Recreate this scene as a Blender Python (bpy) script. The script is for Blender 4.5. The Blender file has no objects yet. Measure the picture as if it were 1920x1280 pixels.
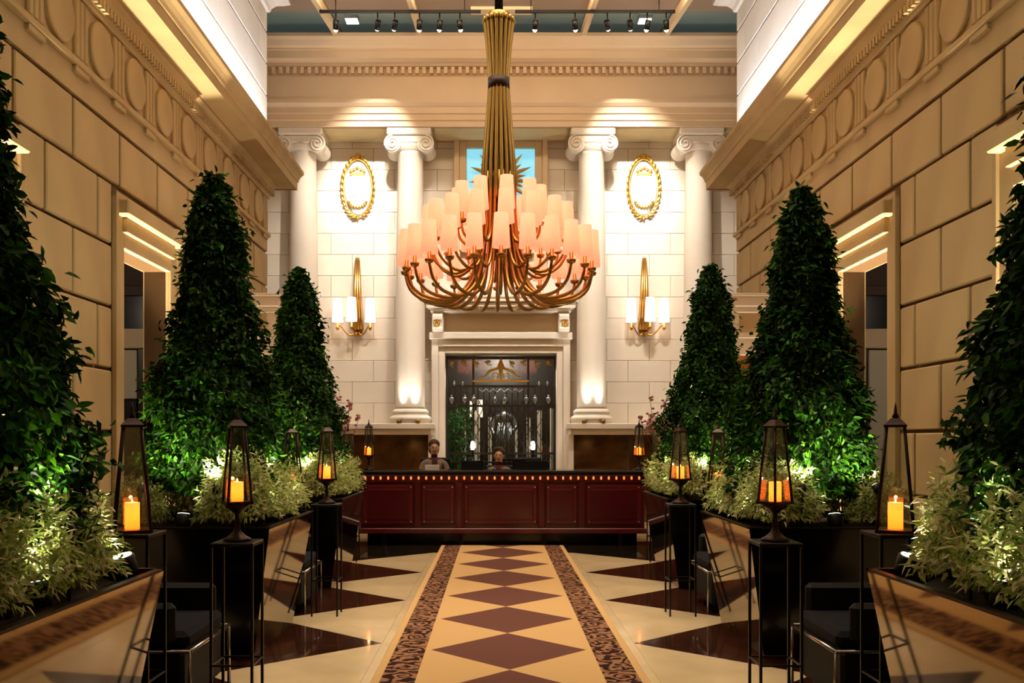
import bpy, bmesh, math, random
import numpy as np
from mathutils import Vector, Matrix, Euler
PI = math.pi
SC = bpy.context.scene
COL = SC.collection
rnd = random.Random(7)

# ------------------------------------------------------------------ camera
cam_d = bpy.data.cameras.new('camera'); cam = bpy.data.objects.new('camera', cam_d); COL.objects.link(cam)
cam.location = (-0.09, 0, 1.5); cam.rotation_euler = (PI/2, 0, 0)
cam_d.sensor_width = 36; cam_d.lens = 1750/1920*36
cam_d.shift_x = 30/1920; cam_d.shift_y = 185/1920
cam_d.clip_start = 0.05; cam_d.clip_end = 200
SC.camera = cam
# ------------------------------------------------------------------ world, exposure
w = bpy.data.worlds.new('night_sky'); SC.world = w; w.use_nodes = True
w.node_tree.nodes['Background'].inputs[0].default_value = (0.02, 0.03, 0.05, 1)
w.node_tree.nodes['Background'].inputs[1].default_value = 1.0
SC.view_settings.view_transform = 'Standard'; SC.view_settings.look = 'None'
SC.view_settings.exposure = 0.25; SC.view_settings.gamma = 1.0; SC.view_settings.use_curve_mapping = False
try:
    SC.cycles.use_denoising = True; SC.cycles.use_adaptive_sampling = True; SC.cycles.adaptive_threshold = 0.04
    SC.cycles.sample_clamp_indirect = 4.0
    SC.cycles.max_bounces = 5; SC.cycles.diffuse_bounces = 3; SC.cycles.glossy_bounces = 3; SC.cycles.transmission_bounces = 3; SC.cycles.transparent_max_bounces = 12
    SC.cycles.caustics_reflective = False; SC.cycles.caustics_refractive = False
except Exception:
    pass
WARM = (1.0, 0.74, 0.44); WARM2 = (1.0, 0.83, 0.62); WHITE = (1.0, 0.95, 0.88)
def light(name, kind, loc, energy, color, parent=None, target=None, size=0.1, size_y=None, spot=60, blend=0.5):
    d = bpy.data.lights.new(name, kind); d.energy = energy; d.color = color
    if kind == 'AREA':
        d.size = size
        if size_y: d.shape = 'RECTANGLE'; d.size_y = size_y
    else:
        d.shadow_soft_size = size
    if kind == 'SPOT':
        d.spot_size = math.radians(spot); d.spot_blend = blend
    o = bpy.data.objects.new(name, d); COL.objects.link(o); o.location = loc
    if target is not None:
        o.rotation_euler = (Vector(target)-Vector(loc)).to_track_quat('-Z', 'Y').to_euler()
    if parent is not None:
        o.parent = parent
        o.matrix_parent_inverse = parent.matrix_world.inverted() if False else Matrix.Translation(parent.location).inverted() if parent.rotation_euler.to_quaternion().angle < 1e-6 else (Matrix.LocRotScale(parent.location, parent.rotation_euler, parent.scale)).inverted()
    return o
# added warm area fills near the ceiling, with no fixtures behind them
light('hall_fill', 'AREA', (0, 9.2, 8.1), 150, (1.0, 0.88, 0.68), target=(0, 9.2, 0), size=4.0, size_y=6.5).data.spread = math.radians(75)
light('entrance_fill', 'AREA', (0, -0.5, 6.5), 14, (1.0, 0.88, 0.66), target=(0, 6, 3.0), size=4.5, size_y=3)  # added dim fill from the entrance end
light('reception_fill', 'AREA', (0, 14.2, 8.3), 80, (1.0, 0.78, 0.52), target=(0, 16.6, 7.2), size=5.5, size_y=0.4)  # added fill to warm the entablature and back wall

# ------------------------------------------------------------------ materials
def s2l(c):
    return tuple(((x/255)/12.92 if x/255 <= 0.04045 else ((x/255+0.055)/1.055)**2.4) for x in c)
def mat(name, rgb, rough=0.6, metal=0.0, spec=0.5, noise=0.0, nscale=6.0, bump=0.0, bscale=40.0, emit=None, estr=0.0, coat=0.0, rgb2=None, stretch=None):
    m = bpy.data.materials.new(name); m.use_nodes = True
    nt = m.node_tree; b = nt.nodes['Principled BSDF']
    c = s2l(rgb)
    b.inputs['Base Color'].default_value = (*c, 1); b.inputs['Roughness'].default_value = rough
    b.inputs['Metallic'].default_value = metal; b.inputs['Specular IOR Level'].default_value = spec
    if coat: b.inputs['Coat Weight'].default_value = coat; b.inputs['Coat Roughness'].default_value = 0.05
    if noise or rgb2:
        tc = nt.nodes.new('ShaderNodeTexCoord'); n = nt.nodes.new('ShaderNodeTexNoise')
        n.inputs['Scale'].default_value = nscale; n.inputs['Detail'].default_value = 5
        src = tc.outputs['Object']
        if stretch:
            mp = nt.nodes.new('ShaderNodeMapping'); mp.inputs['Scale'].default_value = stretch
            nt.links.new(src, mp.inputs['Vector']); src = mp.outputs['Vector']
        nt.links.new(src, n.inputs['Vector'])
        r = nt.nodes.new('ShaderNodeValToRGB')
        r.color_ramp.elements[0].position = 0.32; r.color_ramp.elements[1].position = 0.68
        c2 = s2l(rgb2) if rgb2 else tuple(min(1, x*(1+noise)) for x in c)
        c1 = c if rgb2 else tuple(x*(1-noise) for x in c)
        r.color_ramp.elements[0].color = (*c1, 1); r.color_ramp.elements[1].color = (*c2, 1)
        nt.links.new(n.outputs['Fac'], r.inputs['Fac']); nt.links.new(r.outputs['Color'], b.inputs['Base Color'])
    if bump:
        tc = nt.nodes.new('ShaderNodeTexCoord'); n = nt.nodes.new('ShaderNodeTexNoise')
        n.inputs['Scale'].default_value = bscale; n.inputs['Detail'].default_value = 4
        bp = nt.nodes.new('ShaderNodeBump'); bp.inputs['Strength'].default_value = bump; bp.inputs['Distance'].default_value = 0.02
        nt.links.new(tc.outputs['Object'], n.inputs['Vector']); nt.links.new(n.outputs['Fac'], bp.inputs['Height'])
        nt.links.new(bp.outputs['Normal'], b.inputs['Normal'])
    if emit:
        b.inputs['Emission Color'].default_value = (*s2l(emit), 1); b.inputs['Emission Strength'].default_value = estr
    return m
def glass_mat(name, tint=(0.95, 0.97, 0.95), gloss=0.12):
    m = bpy.data.materials.new(name); m.use_nodes = True; nt = m.node_tree; nt.nodes.clear()
    o = nt.nodes.new('ShaderNodeOutputMaterial'); mx = nt.nodes.new('ShaderNodeMixShader')
    t = nt.nodes.new('ShaderNodeBsdfTransparent'); g = nt.nodes.new('ShaderNodeBsdfGlossy')
    t.inputs[0].default_value = (*tint, 1); g.inputs['Roughness'].default_value = 0.03
    mx.inputs[0].default_value = gloss
    nt.links.new(t.outputs[0], mx.inputs[1]); nt.links.new(g.outputs[0], mx.inputs[2]); nt.links.new(mx.outputs[0], o.inputs[0])
    return m
def leaf_mat(name, rough=0.4, trans=0.25, spec=0.2):
    m = bpy.data.materials.new(name); m.use_nodes = True; nt = m.node_tree
    b = nt.nodes['Principled BSDF']; a = nt.nodes.new('ShaderNodeAttribute'); a.attribute_name = 'tint'
    nt.links.new(a.outputs['Color'], b.inputs['Base Color']); b.inputs['Roughness'].default_value = rough; b.inputs['Specular IOR Level'].default_value = spec
    t = nt.nodes.new('ShaderNodeBsdfTranslucent'); nt.links.new(a.outputs['Color'], t.inputs['Color'])
    mx = nt.nodes.new('ShaderNodeMixShader'); mx.inputs[0].default_value = trans
    o = nt.nodes['Material Output']
    nt.links.new(b.outputs[0], mx.inputs[1]); nt.links.new(t.outputs[0], mx.inputs[2]); nt.links.new(mx.outputs[0], o.inputs[0])
    return m
M = {}
M['limestone'] = mat('limestone', (188, 164, 116), 0.75, noise=0.12, nscale=1.6, bump=0.08, bscale=30, stretch=(1, 1, 0.5))
M['limestone_joint'] = mat('limestone_joint', (112, 82, 46), 0.85)
M['marble_white'] = mat('marble_white', (236, 222, 202), 0.5, noise=0.05, nscale=1.3)
M['marble_joint'] = mat('marble_joint', (220, 203, 180), 0.7)
M['marble_warm_lit'] = mat('marble_warm_lit', (226, 196, 158), 0.6, noise=0.04, nscale=1.5)  # same marble as the wall, warm dim light mixed into the colour
M['ceiling_paint'] = mat('ceiling_paint', (150, 128, 110), 0.8)
M['attic_white'] = mat('attic_white', (244, 243, 240), 0.6, noise=0.05, nscale=0.9)
M['attic_joint'] = mat('attic_joint', (104, 78, 40), 0.6)
M['plaster'] = mat('plaster', (226, 200, 160), 0.7)
M['cream_tile'] = mat('cream_tile', (222, 196, 152), 0.09, noise=0.10, nscale=2.2)
M['brown_tile'] = mat('brown_tile', (46, 24, 17), 0.06, rgb2=(66, 36, 24), nscale=5)
M['black_tile'] = mat('black_tile', (22, 18, 14), 0.06, rgb2=(44, 36, 26), nscale=6)
M['grout'] = mat('grout', (120, 96, 66), 0.5)
M['brown_marble'] = mat('brown_marble', (70, 44, 20), 0.12, rgb2=(112, 76, 34), nscale=3)
M['brass_light'] = mat('brass_light', (206, 158, 84), 0.3, metal=1.0)
M['brass'] = mat('brass', (156, 122, 62), 0.32, metal=1.0)
M['gold_leaf'] = mat('gold_leaf', (214, 168, 78), 0.38, metal=0.85)
M['bronze'] = mat('bronze', (46, 28, 20), 0.4, metal=0.7)
M['black_metal'] = mat('black_metal', (16, 14, 13), 0.4, metal=0.5)
M['iron'] = mat('iron', (70, 66, 58), 0.35, metal=0.8)
M['steel'] = mat('steel', (176, 172, 164), 0.22, metal=1.0)
M['silver'] = mat('silver', (170, 172, 174), 0.3, metal=1.0)
M['mirror'] = mat('mirror', (136, 118, 92), 0.06, metal=1.0)
M['black_lacquer'] = mat('black_lacquer', (7, 6, 7), 0.18)
M['soil'] = mat('soil', (40, 26, 17), 0.9, noise=0.4, nscale=40, bump=0.6, bscale=60)
M['bark'] = mat('bark', (84, 62, 42), 0.85, noise=0.25, nscale=20)
M['mahogany'] = mat('mahogany', (80, 11, 20), 0.25, rgb2=(92, 15, 23), nscale=4, stretch=(1, 1, 0.15), coat=0.4)
M['mahogany_dark'] = mat('mahogany_dark', (74, 11, 19), 0.22, coat=0.4)
M['black_stone'] = mat('black_stone', (34, 32, 31), 0.12)
M['bead'] = mat('bead', (200, 120, 60), 0.2, emit=(255, 150, 80), estr=0.75)
M['shade'] = mat('shade', (196, 150, 130), 0.8, emit=(255, 160, 126), estr=0.36)
def translucent(m, c):
    nt = m.node_tree; b = nt.nodes['Principled BSDF']; t = nt.nodes.new('ShaderNodeBsdfTranslucent'); t.inputs['Color'].default_value = (*s2l(c), 1)
    mx = nt.nodes.new('ShaderNodeAddShader'); nt.links.new(b.outputs[0], mx.inputs[0]); nt.links.new(t.outputs[0], mx.inputs[1]); nt.links.new(mx.outputs[0], nt.nodes['Material Output'].inputs[0])
translucent(M['shade'], (200, 152, 132))
M['sconce_shade'] = mat('sconce_shade', (250, 240, 230), 0.7, emit=(255, 232, 212), estr=0.9)
M['candle'] = mat('candle', (250, 200, 130), 0.6, emit=(255, 130, 45), estr=0.55)
def wax(m):
    nt = m.node_tree; b = nt.nodes['Principled BSDF']; t = nt.nodes.new('ShaderNodeBsdfTranslucent'); t.inputs['Color'].default_value = (1.0, 0.75, 0.36, 1)
    mx = nt.nodes.new('ShaderNodeAddShader'); nt.links.new(b.outputs[0], mx.inputs[0]); nt.links.new(t.outputs[0], mx.inputs[1]); nt.links.new(mx.outputs[0], nt.nodes['Material Output'].inputs[0])
wax(M['candle'])
M['flame'] = mat('flame', (255, 230, 150), 0.6, emit=(255, 214, 120), estr=7)
M['glass'] = glass_mat('glass')
M['gate_glass'] = glass_mat('gate_glass', (0.80, 0.82, 0.78), 0.05)
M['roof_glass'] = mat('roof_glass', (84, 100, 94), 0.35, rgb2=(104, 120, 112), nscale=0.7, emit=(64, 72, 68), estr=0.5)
M['blue_pane'] = mat('blue_pane', (120, 190, 215), 0.3, emit=(128, 204, 226), estr=0.85)
M['downlight'] = mat('downlight', (255, 255, 255), 0.4, emit=(255, 252, 245), estr=6)
M['lens'] = mat('lens', (255, 255, 255), 0.4, emit=(255, 240, 215), estr=10)
M['navy'] = mat('navy', (9, 8, 17), 0.8, spec=0.2, noise=0.2, nscale=30)
M['leather'] = mat('leather', (8, 8, 9), 0.6, spec=0.25)
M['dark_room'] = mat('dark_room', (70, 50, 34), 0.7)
M['dark_wood'] = mat('dark_wood', (30, 18, 12), 0.35)
M['orange_wood'] = mat('orange_wood', (178, 104, 34), 0.4, rgb2=(150, 80, 24), nscale=4)
M['blind'] = mat('blind', (214, 206, 180), 0.8)
M['skin'] = mat('skin', (228, 182, 156), 0.5)
M['hair'] = mat('hair', (66, 40, 26), 0.6, noise=0.3, nscale=60)
M['jacket'] = mat('jacket', (140, 118, 106), 0.85, noise=0.15, nscale=50)
M['scarf'] = mat('scarf', (74, 20, 26), 0.8)
M['trousers'] = mat('trousers', (36, 32, 34), 0.85)
M['paper'] = mat('paper', (228, 220, 214), 0.8)
M['eye'] = mat('eye', (30, 20, 16), 0.2)
M['lip'] = mat('lip', (160, 84, 76), 0.5)
M['pink_petal'] = mat('pink_petal', (206, 140, 140), 0.6)
M['leaf_dark'] = leaf_mat('leaf_dark', 0.5, 0.25, 0.08)
M['leaf_pale'] = leaf_mat('leaf_pale', 0.5, 0.45)

def carpet_mat():
    m = bpy.data.materials.new('carpet_print'); m.use_nodes = True; nt = m.node_tree
    b = nt.nodes['Principled BSDF']; b.inputs['Roughness'].default_value = 0.95; b.inputs['Specular IOR Level'].default_value = 0.1
    L = nt.links.new
    tc = nt.nodes.new('ShaderNodeTexCoord'); sp = nt.nodes.new('ShaderNodeSeparateXYZ'); L(tc.outputs['Object'], sp.inputs[0])
    def mth(op, a, bb=None, c=None):
        n = nt.nodes.new('ShaderNodeMath'); n.operation = op
        for i, v in enumerate((a, bb, c)):
            if v is None: continue
            if isinstance(v, (int, float)): n.inputs[i].default_value = v
            else: L(v, n.inputs[i])
        return n.outputs[0]
    ax = mth('ABSOLUTE', sp.outputs['X'])
    yy = mth('DIVIDE', mth('SUBTRACT', sp.outputs['Y'], 6.63-1.15/2), 1.15)
    fy = mth('SUBTRACT', mth('FRACT', yy), 0.5)
    d = mth('ADD', mth('DIVIDE', ax, 0.555*2), mth('ABSOLUTE', fy))
    dia = mth('LESS_THAN', d, 0.497)
    band = mth('MULTIPLY', mth('GREATER_THAN', ax, 0.59), mth('LESS_THAN', ax, 0.81))
    # scroll pattern in the border band
    per = 0.24
    px = mth('SUBTRACT', ax, 0.70); cell = mth('DIVIDE', sp.outputs['Y'], per)
    py = mth('MULTIPLY', mth('SUBTRACT', mth('FRACT', cell), 0.5), per)
    par = mth('SUBTRACT', mth('MULTIPLY', mth('MODULO', mth('FLOOR', cell), 2.0), 2.0), 1.0)
    rr_ = mth('SQRT', mth('ADD', mth('MULTIPLY', px, px), mth('MULTIPLY', py, py)))
    th = mth('ARCTAN2', mth('MULTIPLY', py, par), mth('MULTIPLY', px, par))
    nz0 = nt.nodes.new('ShaderNodeTexNoise'); nz0.inputs['Scale'].default_value = 9; nz0.inputs['Detail'].default_value = 2; L(tc.outputs['Object'], nz0.inputs['Vector'])
    ph = mth('ADD', mth('ADD', th, mth('MULTIPLY', rr_, 80.0)), mth('MULTIPLY', nz0.outputs['Fac'], 20.0))
    scr = mth('GREATER_THAN', mth('SINE', ph), 0.05)
    def mix(f, c1, c2):
        n = nt.nodes.new('ShaderNodeMix'); n.data_type = 'RGBA'; L(f, n.inputs['Factor'])
        for k, c in (('A', c1), ('B', c2)):
            sck = [s for s in n.inputs if s.name == k and s.type == 'RGBA'][0]
            if isinstance(c, tuple): sck.default_value = (*s2l(c), 1)
            else: L(c, sck)
        return [s for s in n.outputs if s.type == 'RGBA'][0]
    field = mix(dia, (206, 166, 112), (104, 66, 56))
    bandc = mix(scr, (150, 108, 78), (48, 24, 18))
    col = mix(band, field, bandc)
    L(col, b.inputs['Base Color'])
    nz = nt.nodes.new('ShaderNodeTexNoise'); nz.inputs['Scale'].default_value = 300; L(tc.outputs['Object'], nz.inputs['Vector'])
    bp = nt.nodes.new('ShaderNodeBump'); bp.inputs['Strength'].default_value = 0.15; bp.inputs['Distance'].default_value = 0.005
    L(nz.outputs['Fac'], bp.inputs['Height']); L(bp.outputs['Normal'], b.inputs['Normal'])
    return m
M['carpet'] = carpet_mat()

# ------------------------------------------------------------------ mesh helpers
class MB:
    def __init__(s): s.v = []; s.f = []; s.sm = []
    def add(s, vs, fs, smooth=False):
        o = len(s.v); s.v += [tuple(p) for p in vs]
        for f in fs: s.f.append(tuple(i+o for i in f)); s.sm.append(smooth)
        return s
    def box(s, x0, x1, y0, y1, z0, z1, bev=0.0):
        if x0 > x1: x0, x1 = x1, x0
        if y0 > y1: y0, y1 = y1, y0
        if z0 > z1: z0, z1 = z1, z0
        if bev <= 0:
            vs = [(x, y, z) for z in (z0, z1) for y in (y0, y1) for x in (x0, x1)]
            return s.add(vs, [(0, 2, 3, 1), (4, 5, 7, 6), (0, 1, 5, 4), (2, 6, 7, 3), (0, 4, 6, 2), (1, 3, 7, 5)])
        bm = bmesh.new(); bmesh.ops.create_cube(bm, size=1)
        for v in bm.verts:
            v.co = Vector(((x0+x1)/2+v.co.x*(x1-x0), (y0+y1)/2+v.co.y*(y1-y0), (z0+z1)/2+v.co.z*(z1-z0)))
        bmesh.ops.bevel(bm, geom=bm.edges[:], offset=bev, segments=1, affect='EDGES')
        bm.verts.index_update()
        s.add([v.co[:] for v in bm.verts], [[v.index for v in f.verts] for f in bm.faces]); bm.free(); return s
    def tube(s, pts, r, n=8, cap=True, smooth=True):
        pts = [Vector(p) for p in pts]; rs = r if isinstance(r, (list, tuple)) else [r]*len(pts)
        rings = []; up = None
        for i, p in enumerate(pts):
            t = (pts[min(i+1, len(pts)-1)]-pts[max(i-1, 0)]).normalized()
            if up is None:
                up = Vector((0, 0, 1)) if abs(t.z) < 0.9 else Vector((1, 0, 0))
            a = t.cross(up).normalized(); up = a.cross(t).normalized(); 
            rings.append([p+(a*math.cos(2*PI*k/n)+up*math.sin(2*PI*k/n))*rs[i] for k in range(n)])
        vs = [q for rg in rings for q in rg]; fs = []
        for i in range(len(pts)-1):
            for k in range(n):
                fs.append((i*n+k, i*n+(k+1) % n, (i+1)*n+(k+1) % n, (i+1)*n+k))
        s.add(vs, fs, smooth)
        if cap:
            s.add(rings[0], [tuple(range(n))[::-1]]); s.add(rings[-1], [tuple(range(n))])
        return s
    def lathe(s, prof, n=20, c=(0, 0, 0), smooth=True, cap=True):
        vs = []; fs = []
        for (r, z) in prof:
            for k in range(n):
                vs.append((c[0]+r*math.cos(2*PI*k/n), c[1]+r*math.sin(2*PI*k/n), c[2]+z))
        for i in range(len(prof)-1):
            for k in range(n):
                fs.append((i*n+k, i*n+(k+1) % n, (i+1)*n+(k+1) % n, (i+1)*n+k))
        s.add(vs, fs, smooth)
        if cap:
            m = len(prof)
            s.add(vs[:n], [tuple(range(n))[::-1]]); s.add(vs[(m-1)*n:], [tuple(range(n))])
        return s
    def sweep(s, rings, closed=True, cap=True):
        n = len(rings[0]); vs = [p for r in rings for p in r]; fs = []
        for i in range(len(rings)-1):
            for k in range(n if closed else n-1):
                fs.append((i*n+k, i*n+(k+1) % n, (i+1)*n+(k+1) % n, (i+1)*n+k))
        s.add(vs, fs)
        if cap:
            s.add(rings[0], [tuple(range(n))[::-1]]); s.add(rings[-1], [tuple(range(n))])
        return s
    def ball(s, c, rx, ry=None, rz=None, n=12, m=8):
        ry = ry or rx; rz = rz or rx; prof = []
        vs = [(c[0], c[1], c[2]-rz)]
        for i in range(1, m):
            a = -PI/2+PI*i/m
            for k in range(n):
                vs.append((c[0]+rx*math.cos(a)*math.cos(2*PI*k/n), c[1]+ry*math.cos(a)*math.sin(2*PI*k/n), c[2]+rz*math.sin(a)))
        vs.append((c[0], c[1], c[2]+rz)); fs = []
        for k in range(n): fs.append((0, 1+(k+1) % n, 1+k))
        for i in range(m-2):
            for k in range(n): fs.append((1+i*n+k, 1+i*n+(k+1) % n, 1+(i+1)*n+(k+1) % n, 1+(i+1)*n+k))
        L = len(vs)-1
        for k in range(n): fs.append((L, 1+(m-2)*n+k, 1+(m-2)*n+(k+1) % n))
        return s.add(vs, fs, True)
    def mesh(s, name, fix=True):
        me = bpy.data.meshes.new(name); me.from_pydata(s.v, [], s.f); me.update()
        for p, sm in zip(me.polygons, s.sm): p.use_smooth = sm
        if fix and len(s.v) < 60000:
            bm = bmesh.new(); bm.from_mesh(me); bmesh.ops.remove_doubles(bm, verts=bm.verts, dist=1e-5)
            bmesh.ops.recalc_face_normals(bm, faces=bm.faces); bm.to_mesh(me); bm.free()
        return me
    def build(s, name, m, parent=None, loc=None, rot=None):
        return link(name, s.mesh(name), m, parent, loc, rot)
def link(name, me, m=None, parent=None, loc=None, rot=None):
    o = bpy.data.objects.new(name, me); COL.objects.link(o)
    if m is not None and len(me.materials) == 0: me.materials.append(M[m] if isinstance(m, str) else m)
    if parent is not None: o.parent = parent
    if loc is not None: o.location = loc
    if rot is not None: o.rotation_euler = rot
    return o
def tag(o, label=None, cat=None, group=None, kind=None):
    for k, v in (('label', label), ('category', cat), ('group', group), ('kind', kind)):
        if v: o[k] = v
    return o
def empty(name, loc=(0, 0, 0), rz=0, **kw):
    o = bpy.data.objects.new(name, None); COL.objects.link(o); o.location = loc; o.rotation_euler = (0, 0, rz); o.empty_display_size = 0.1
    return tag(o, **kw)
def struct(name, mb, m, label, cat):
    return tag(mb.build(name, m), label, cat, kind='structure')
def copy_tree(o, parent=None, loc=None, rz=None):
    c = o.copy(); COL.objects.link(c); c.parent = parent
    if parent is not None: c.matrix_parent_inverse = o.matrix_parent_inverse.copy()
    if loc is not None: c.location = loc
    if rz is not None: c.rotation_euler = (0, 0, rz)
    for ch in list(o.children):
        copy_tree(ch, c)
    return c
MC = {}
def box_mesh(key, sx, sy, sz, bev, mname):
    k = (key, round(sx, 3), round(sy, 3), round(sz, 3), bev, mname)
    if k not in MC:
        me = MB().box(-sx/2, sx/2, -sy/2, sy/2, -sz/2, sz/2, bev).mesh(key); me.materials.append(M[mname]); MC[k] = me
    return MC[k]
def pbox(name, parent, x0, x1, y0, y1, z0, z1, mname, bev=0.0):
    """a box part whose mesh is shared between boxes of the same size"""
    me = box_mesh(name, abs(x1-x0), abs(y1-y0), abs(z1-z0), bev, mname)
    return link(name, me, None, parent, ((x0+x1)/2, (y0+y1)/2, (z0+z1)/2))

W = 3.6; YE = 14.3           # half width of the hall, end of the side walls
DOORS = [(8.75, 10.0), (5.37, 6.62)]
FR = 0.235                   # door frame width
# ------------------------------------------------------------------ floor
floor = struct('floor', MB().box(-8, 8, -3, 21, -0.25, -0.012), 'grout', 'polished cream and dark brown marble floor laid in large diamonds', 'floor')
def tile(pts, m, name='tile', z1=0.0, gap=0.004):
    c = Vector((sum(p[0] for p in pts)/len(pts), sum(p[1] for p in pts)/len(pts), 0))
    q = [Vector((p[0], p[1], 0)) for p in pts]
    q = [p+(c-p).normalized()*gap for p in q]
    n = len(q); vs = [(p.x-c.x, p.y-c.y, -0.012) for p in q]+[(p.x-c.x, p.y-c.y, z1) for p in q]
    key = ('tile', m, tuple(round(k, 3) for v in vs for k in v))
    if key not in MC:
        mb = MB().add(vs, [tuple(range(n))[::-1], tuple(range(n, 2*n))]+[(i, (i+1) % n, n+(i+1) % n, n+i) for i in range(n)])
        me = mb.mesh(name); me.materials.append(M[m]); MC[key] = me
    return link(name, MC[key], None, floor, (c.x, c.y, 0))
TX, TW, TL = 0.93, 1.02, 0.925
for s in (-1, 1):
    for k in range(-5, 2):
        y = 10.6+1.85*k
        cx = s*(TX+TW)
        if k < 1:
            tile([(cx-TW, y), (cx, y-TL), (cx+TW, y), (cx, y+TL)], 'brown_tile')
            tile([(s*TX, y), (cx, y+TL), (s*TX, y+1.85)], 'cream_tile')
            tile([(s*(TX+2*TW), y), (cx, y+TL), (s*(TX+2*TW), y+1.85)], 'cream_tile')
            tile([(s*(TX+2*TW), y), (s*(W+.1), y), (s*(W+.1), y+1.85), (s*(TX+2*TW), y+1.85)], 'cream_tile')
        else:   # the row at the desk: near half of a dark diamond running into the dark band
            tile([(cx-TW, y), (cx, y-TL), (cx+TW, y)], 'black_tile')
            tile([(0, y), (s*4.2, y), (s*4.2, y+1.4), (0, y+1.4)], 'black_tile')
    tile([(0, 1.35), (s*TX, 1.35), (s*TX, 12.45), (0, 12.45)], 'cream_tile')
    tile([(0, 13.85), (s*4.2, 13.85), (s*4.2, 17.8), (0, 17.8)], 'cream_tile')
    tile([(0, -3), (s*4.2, -3), (s*4.2, 1.35), (0, 1.35)], 'cream_tile')
carpet = tag(MB().box(-0.865, 0.865, 1.0, 13.24, 0.0, 0.012, 0.004).build('carpet_runner', 'carpet'),
             'gold runner carpet with brown diamonds and scrolled dark borders', 'carpet')

# ------------------------------------------------------------------ side walls
ROWS = [0.0, 0.44, 1.01, 1.577, 2.143, 2.71, 3.277, 3.843, 4.36]
def side_wall(s):
    side = 'left' if s < 0 else 'right'
    B = MB()
    xi, xo = s*(W+0.03), s*(W+0.26)
    ys = [-1.0]
    for a, b in sorted(DOORS): ys += [a, b]
    ys.append(YE)
    for i in range(0, len(ys), 2): B.box(xi, xo, ys[i], ys[i+1], 0, 3.3)
    B.box(xi, xo, -1.0, YE, 3.3, 5.75)
    wall = struct('wall_'+side, B, 'limestone_joint', f'tan limestone block wall with roundel frieze along the {side} of the hall', 'wall')
    # ashlar blocks
    for r in range(len(ROWS)-1):
        z0, z1 = ROWS[r], ROWS[r+1]
        off = 6.77 if r % 2 == 1 else 7.25
        y = off-0.96*4
        joints = []
        while y < YE+1: joints.append(y); y += 0.96
        for a, b in zip(joints[:-1], joints[1:]):
            segs = [(a, min(b, YE))]
            if z0 < 3.78:
                for (d0, d1) in DOORS:
                    e0, e1 = d0-FR, d1+FR
                    ns = []
                    for p, q in segs:
                        if q <= e0 or p >= e1: ns.append((p, q)); continue
                        if z1 > 3.80 and False: continue
                        if p < e0: ns.append((p, e0))
                        if q > e1: ns.append((e1, q))
                    segs = ns
            for p, q in segs:
                if q-p < 0.09: continue
                g = 0.015
                pbox('block', wall, s*(W-0.012), s*(W+0.035), p+0.023, q-0.023, z0+g, z1-g, 'limestone', 0.010)
    # plain fascia, taenia, regulae, frieze
    pbox('fascia', wall, s*(W-0.005), s*(W+0.035), -1, YE, 4.385, 4.61, 'limestone')
    pbox('taenia', wall, s*(W-0.05), s*(W+0.035), -1, YE+0.05, 4.61, 4.67, 'limestone', 0.008)
    pbox('frieze_ground', wall, s*(W+0.0), s*(W+0.035), -1, YE, 4.67, 5.2, 'limestone')
    n = -5
    tri = MB()
    for k in range(3):
        tri.box(0, -s*0.034, -0.115+k*0.082, -0.115+k*0.082+0.06, -0.25, 0.25, 0.008)
    tri.box(0, -s*0.022, -0.125, 0.125, -0.25, 0.25)
    tri_me = tri.mesh('triglyph'); tri_me.materials.append(M['limestone'])
    ro = MB(); N = 28
    prof = [(0.235, 0.0), (0.235, 0.032), (0.222, 0.042), (0.0001, 0.042)]
    rings = [[(-s*d, r*math.cos(2*PI*k/N), r*1.02*math.sin(2*PI*k/N)) for k in range(N)] for r, d in prof]
    ro.sweep(rings, cap=False)
    ro_me = ro.mesh('roundel'); ro_me.materials.append(M['limestone'])
    for k in range(-6, 8):
        y = 8.245+0.78*k
        link('roundel', ro_me, None, wall, (s*W, y, 4.935))
        yt = y+0.39
        if yt < YE-0.05:
            link('triglyph', tri_me, None, wall, (s*W, yt, 4.935))
            pbox('regula', wall, s*(W-0.04), s*W, yt-0.13, yt+0.13, 4.555, 4.61, 'limestone', 0.006)
    # end pilaster strip of the pier
    pbox('pier_face', wall, s*(W+0.26), s*(W+1.9), YE-0.35, YE, 3.3, 5.75, 'limestone')
    pbox('pier_face', wall, s*(W+0.26), s*(W+0.7), YE-0.35, YE, 0, 3.3, 'limestone')
    return wall
wl = side_wall(-1); wr = side_wall(1)

def cornice(s, idx):
    P = [(0, 5.2), (0.035, 5.2), (0.035, 5.245), (0.055, 5.25), (0.055, 5.335), (0.075, 5.34), (0.10, 5.375), (0.135, 5.40), (0.135, 5.425), (0.37, 5.445), (0.37, 5.43), (0.385, 5.43),
         (0.385, 5.545), (0.40, 5.555), (0.41, 5.60), (0.435, 5.65), (0.47, 5.69), (0.47, 5.74), (0, 5.76)]
    rings = [[(s*(W-p), -1.0, z) for p, z in P], [(s*(W-p), YE+p, z) for p, z in P], [(s*(W+1.9), YE+p, z) for p, z in P]]
    o = struct(f'trim_{idx}', MB().sweep(rings), 'limestone', f'deep projecting stone cornice crowning the {"left" if s<0 else "right"} side wall', 'cornice')
    D = MB(); y = 4.0
    while y < YE+0.05:
        D.box(s*(W-0.05), s*(W-0.095), y, y+0.045, 5.255, 5.33); y += 0.075
    tag(D.build('egg_moulding', 'limestone', o), kind='stuff')
    return o
cornice(-1, 1); cornice(1, 2)

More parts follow.
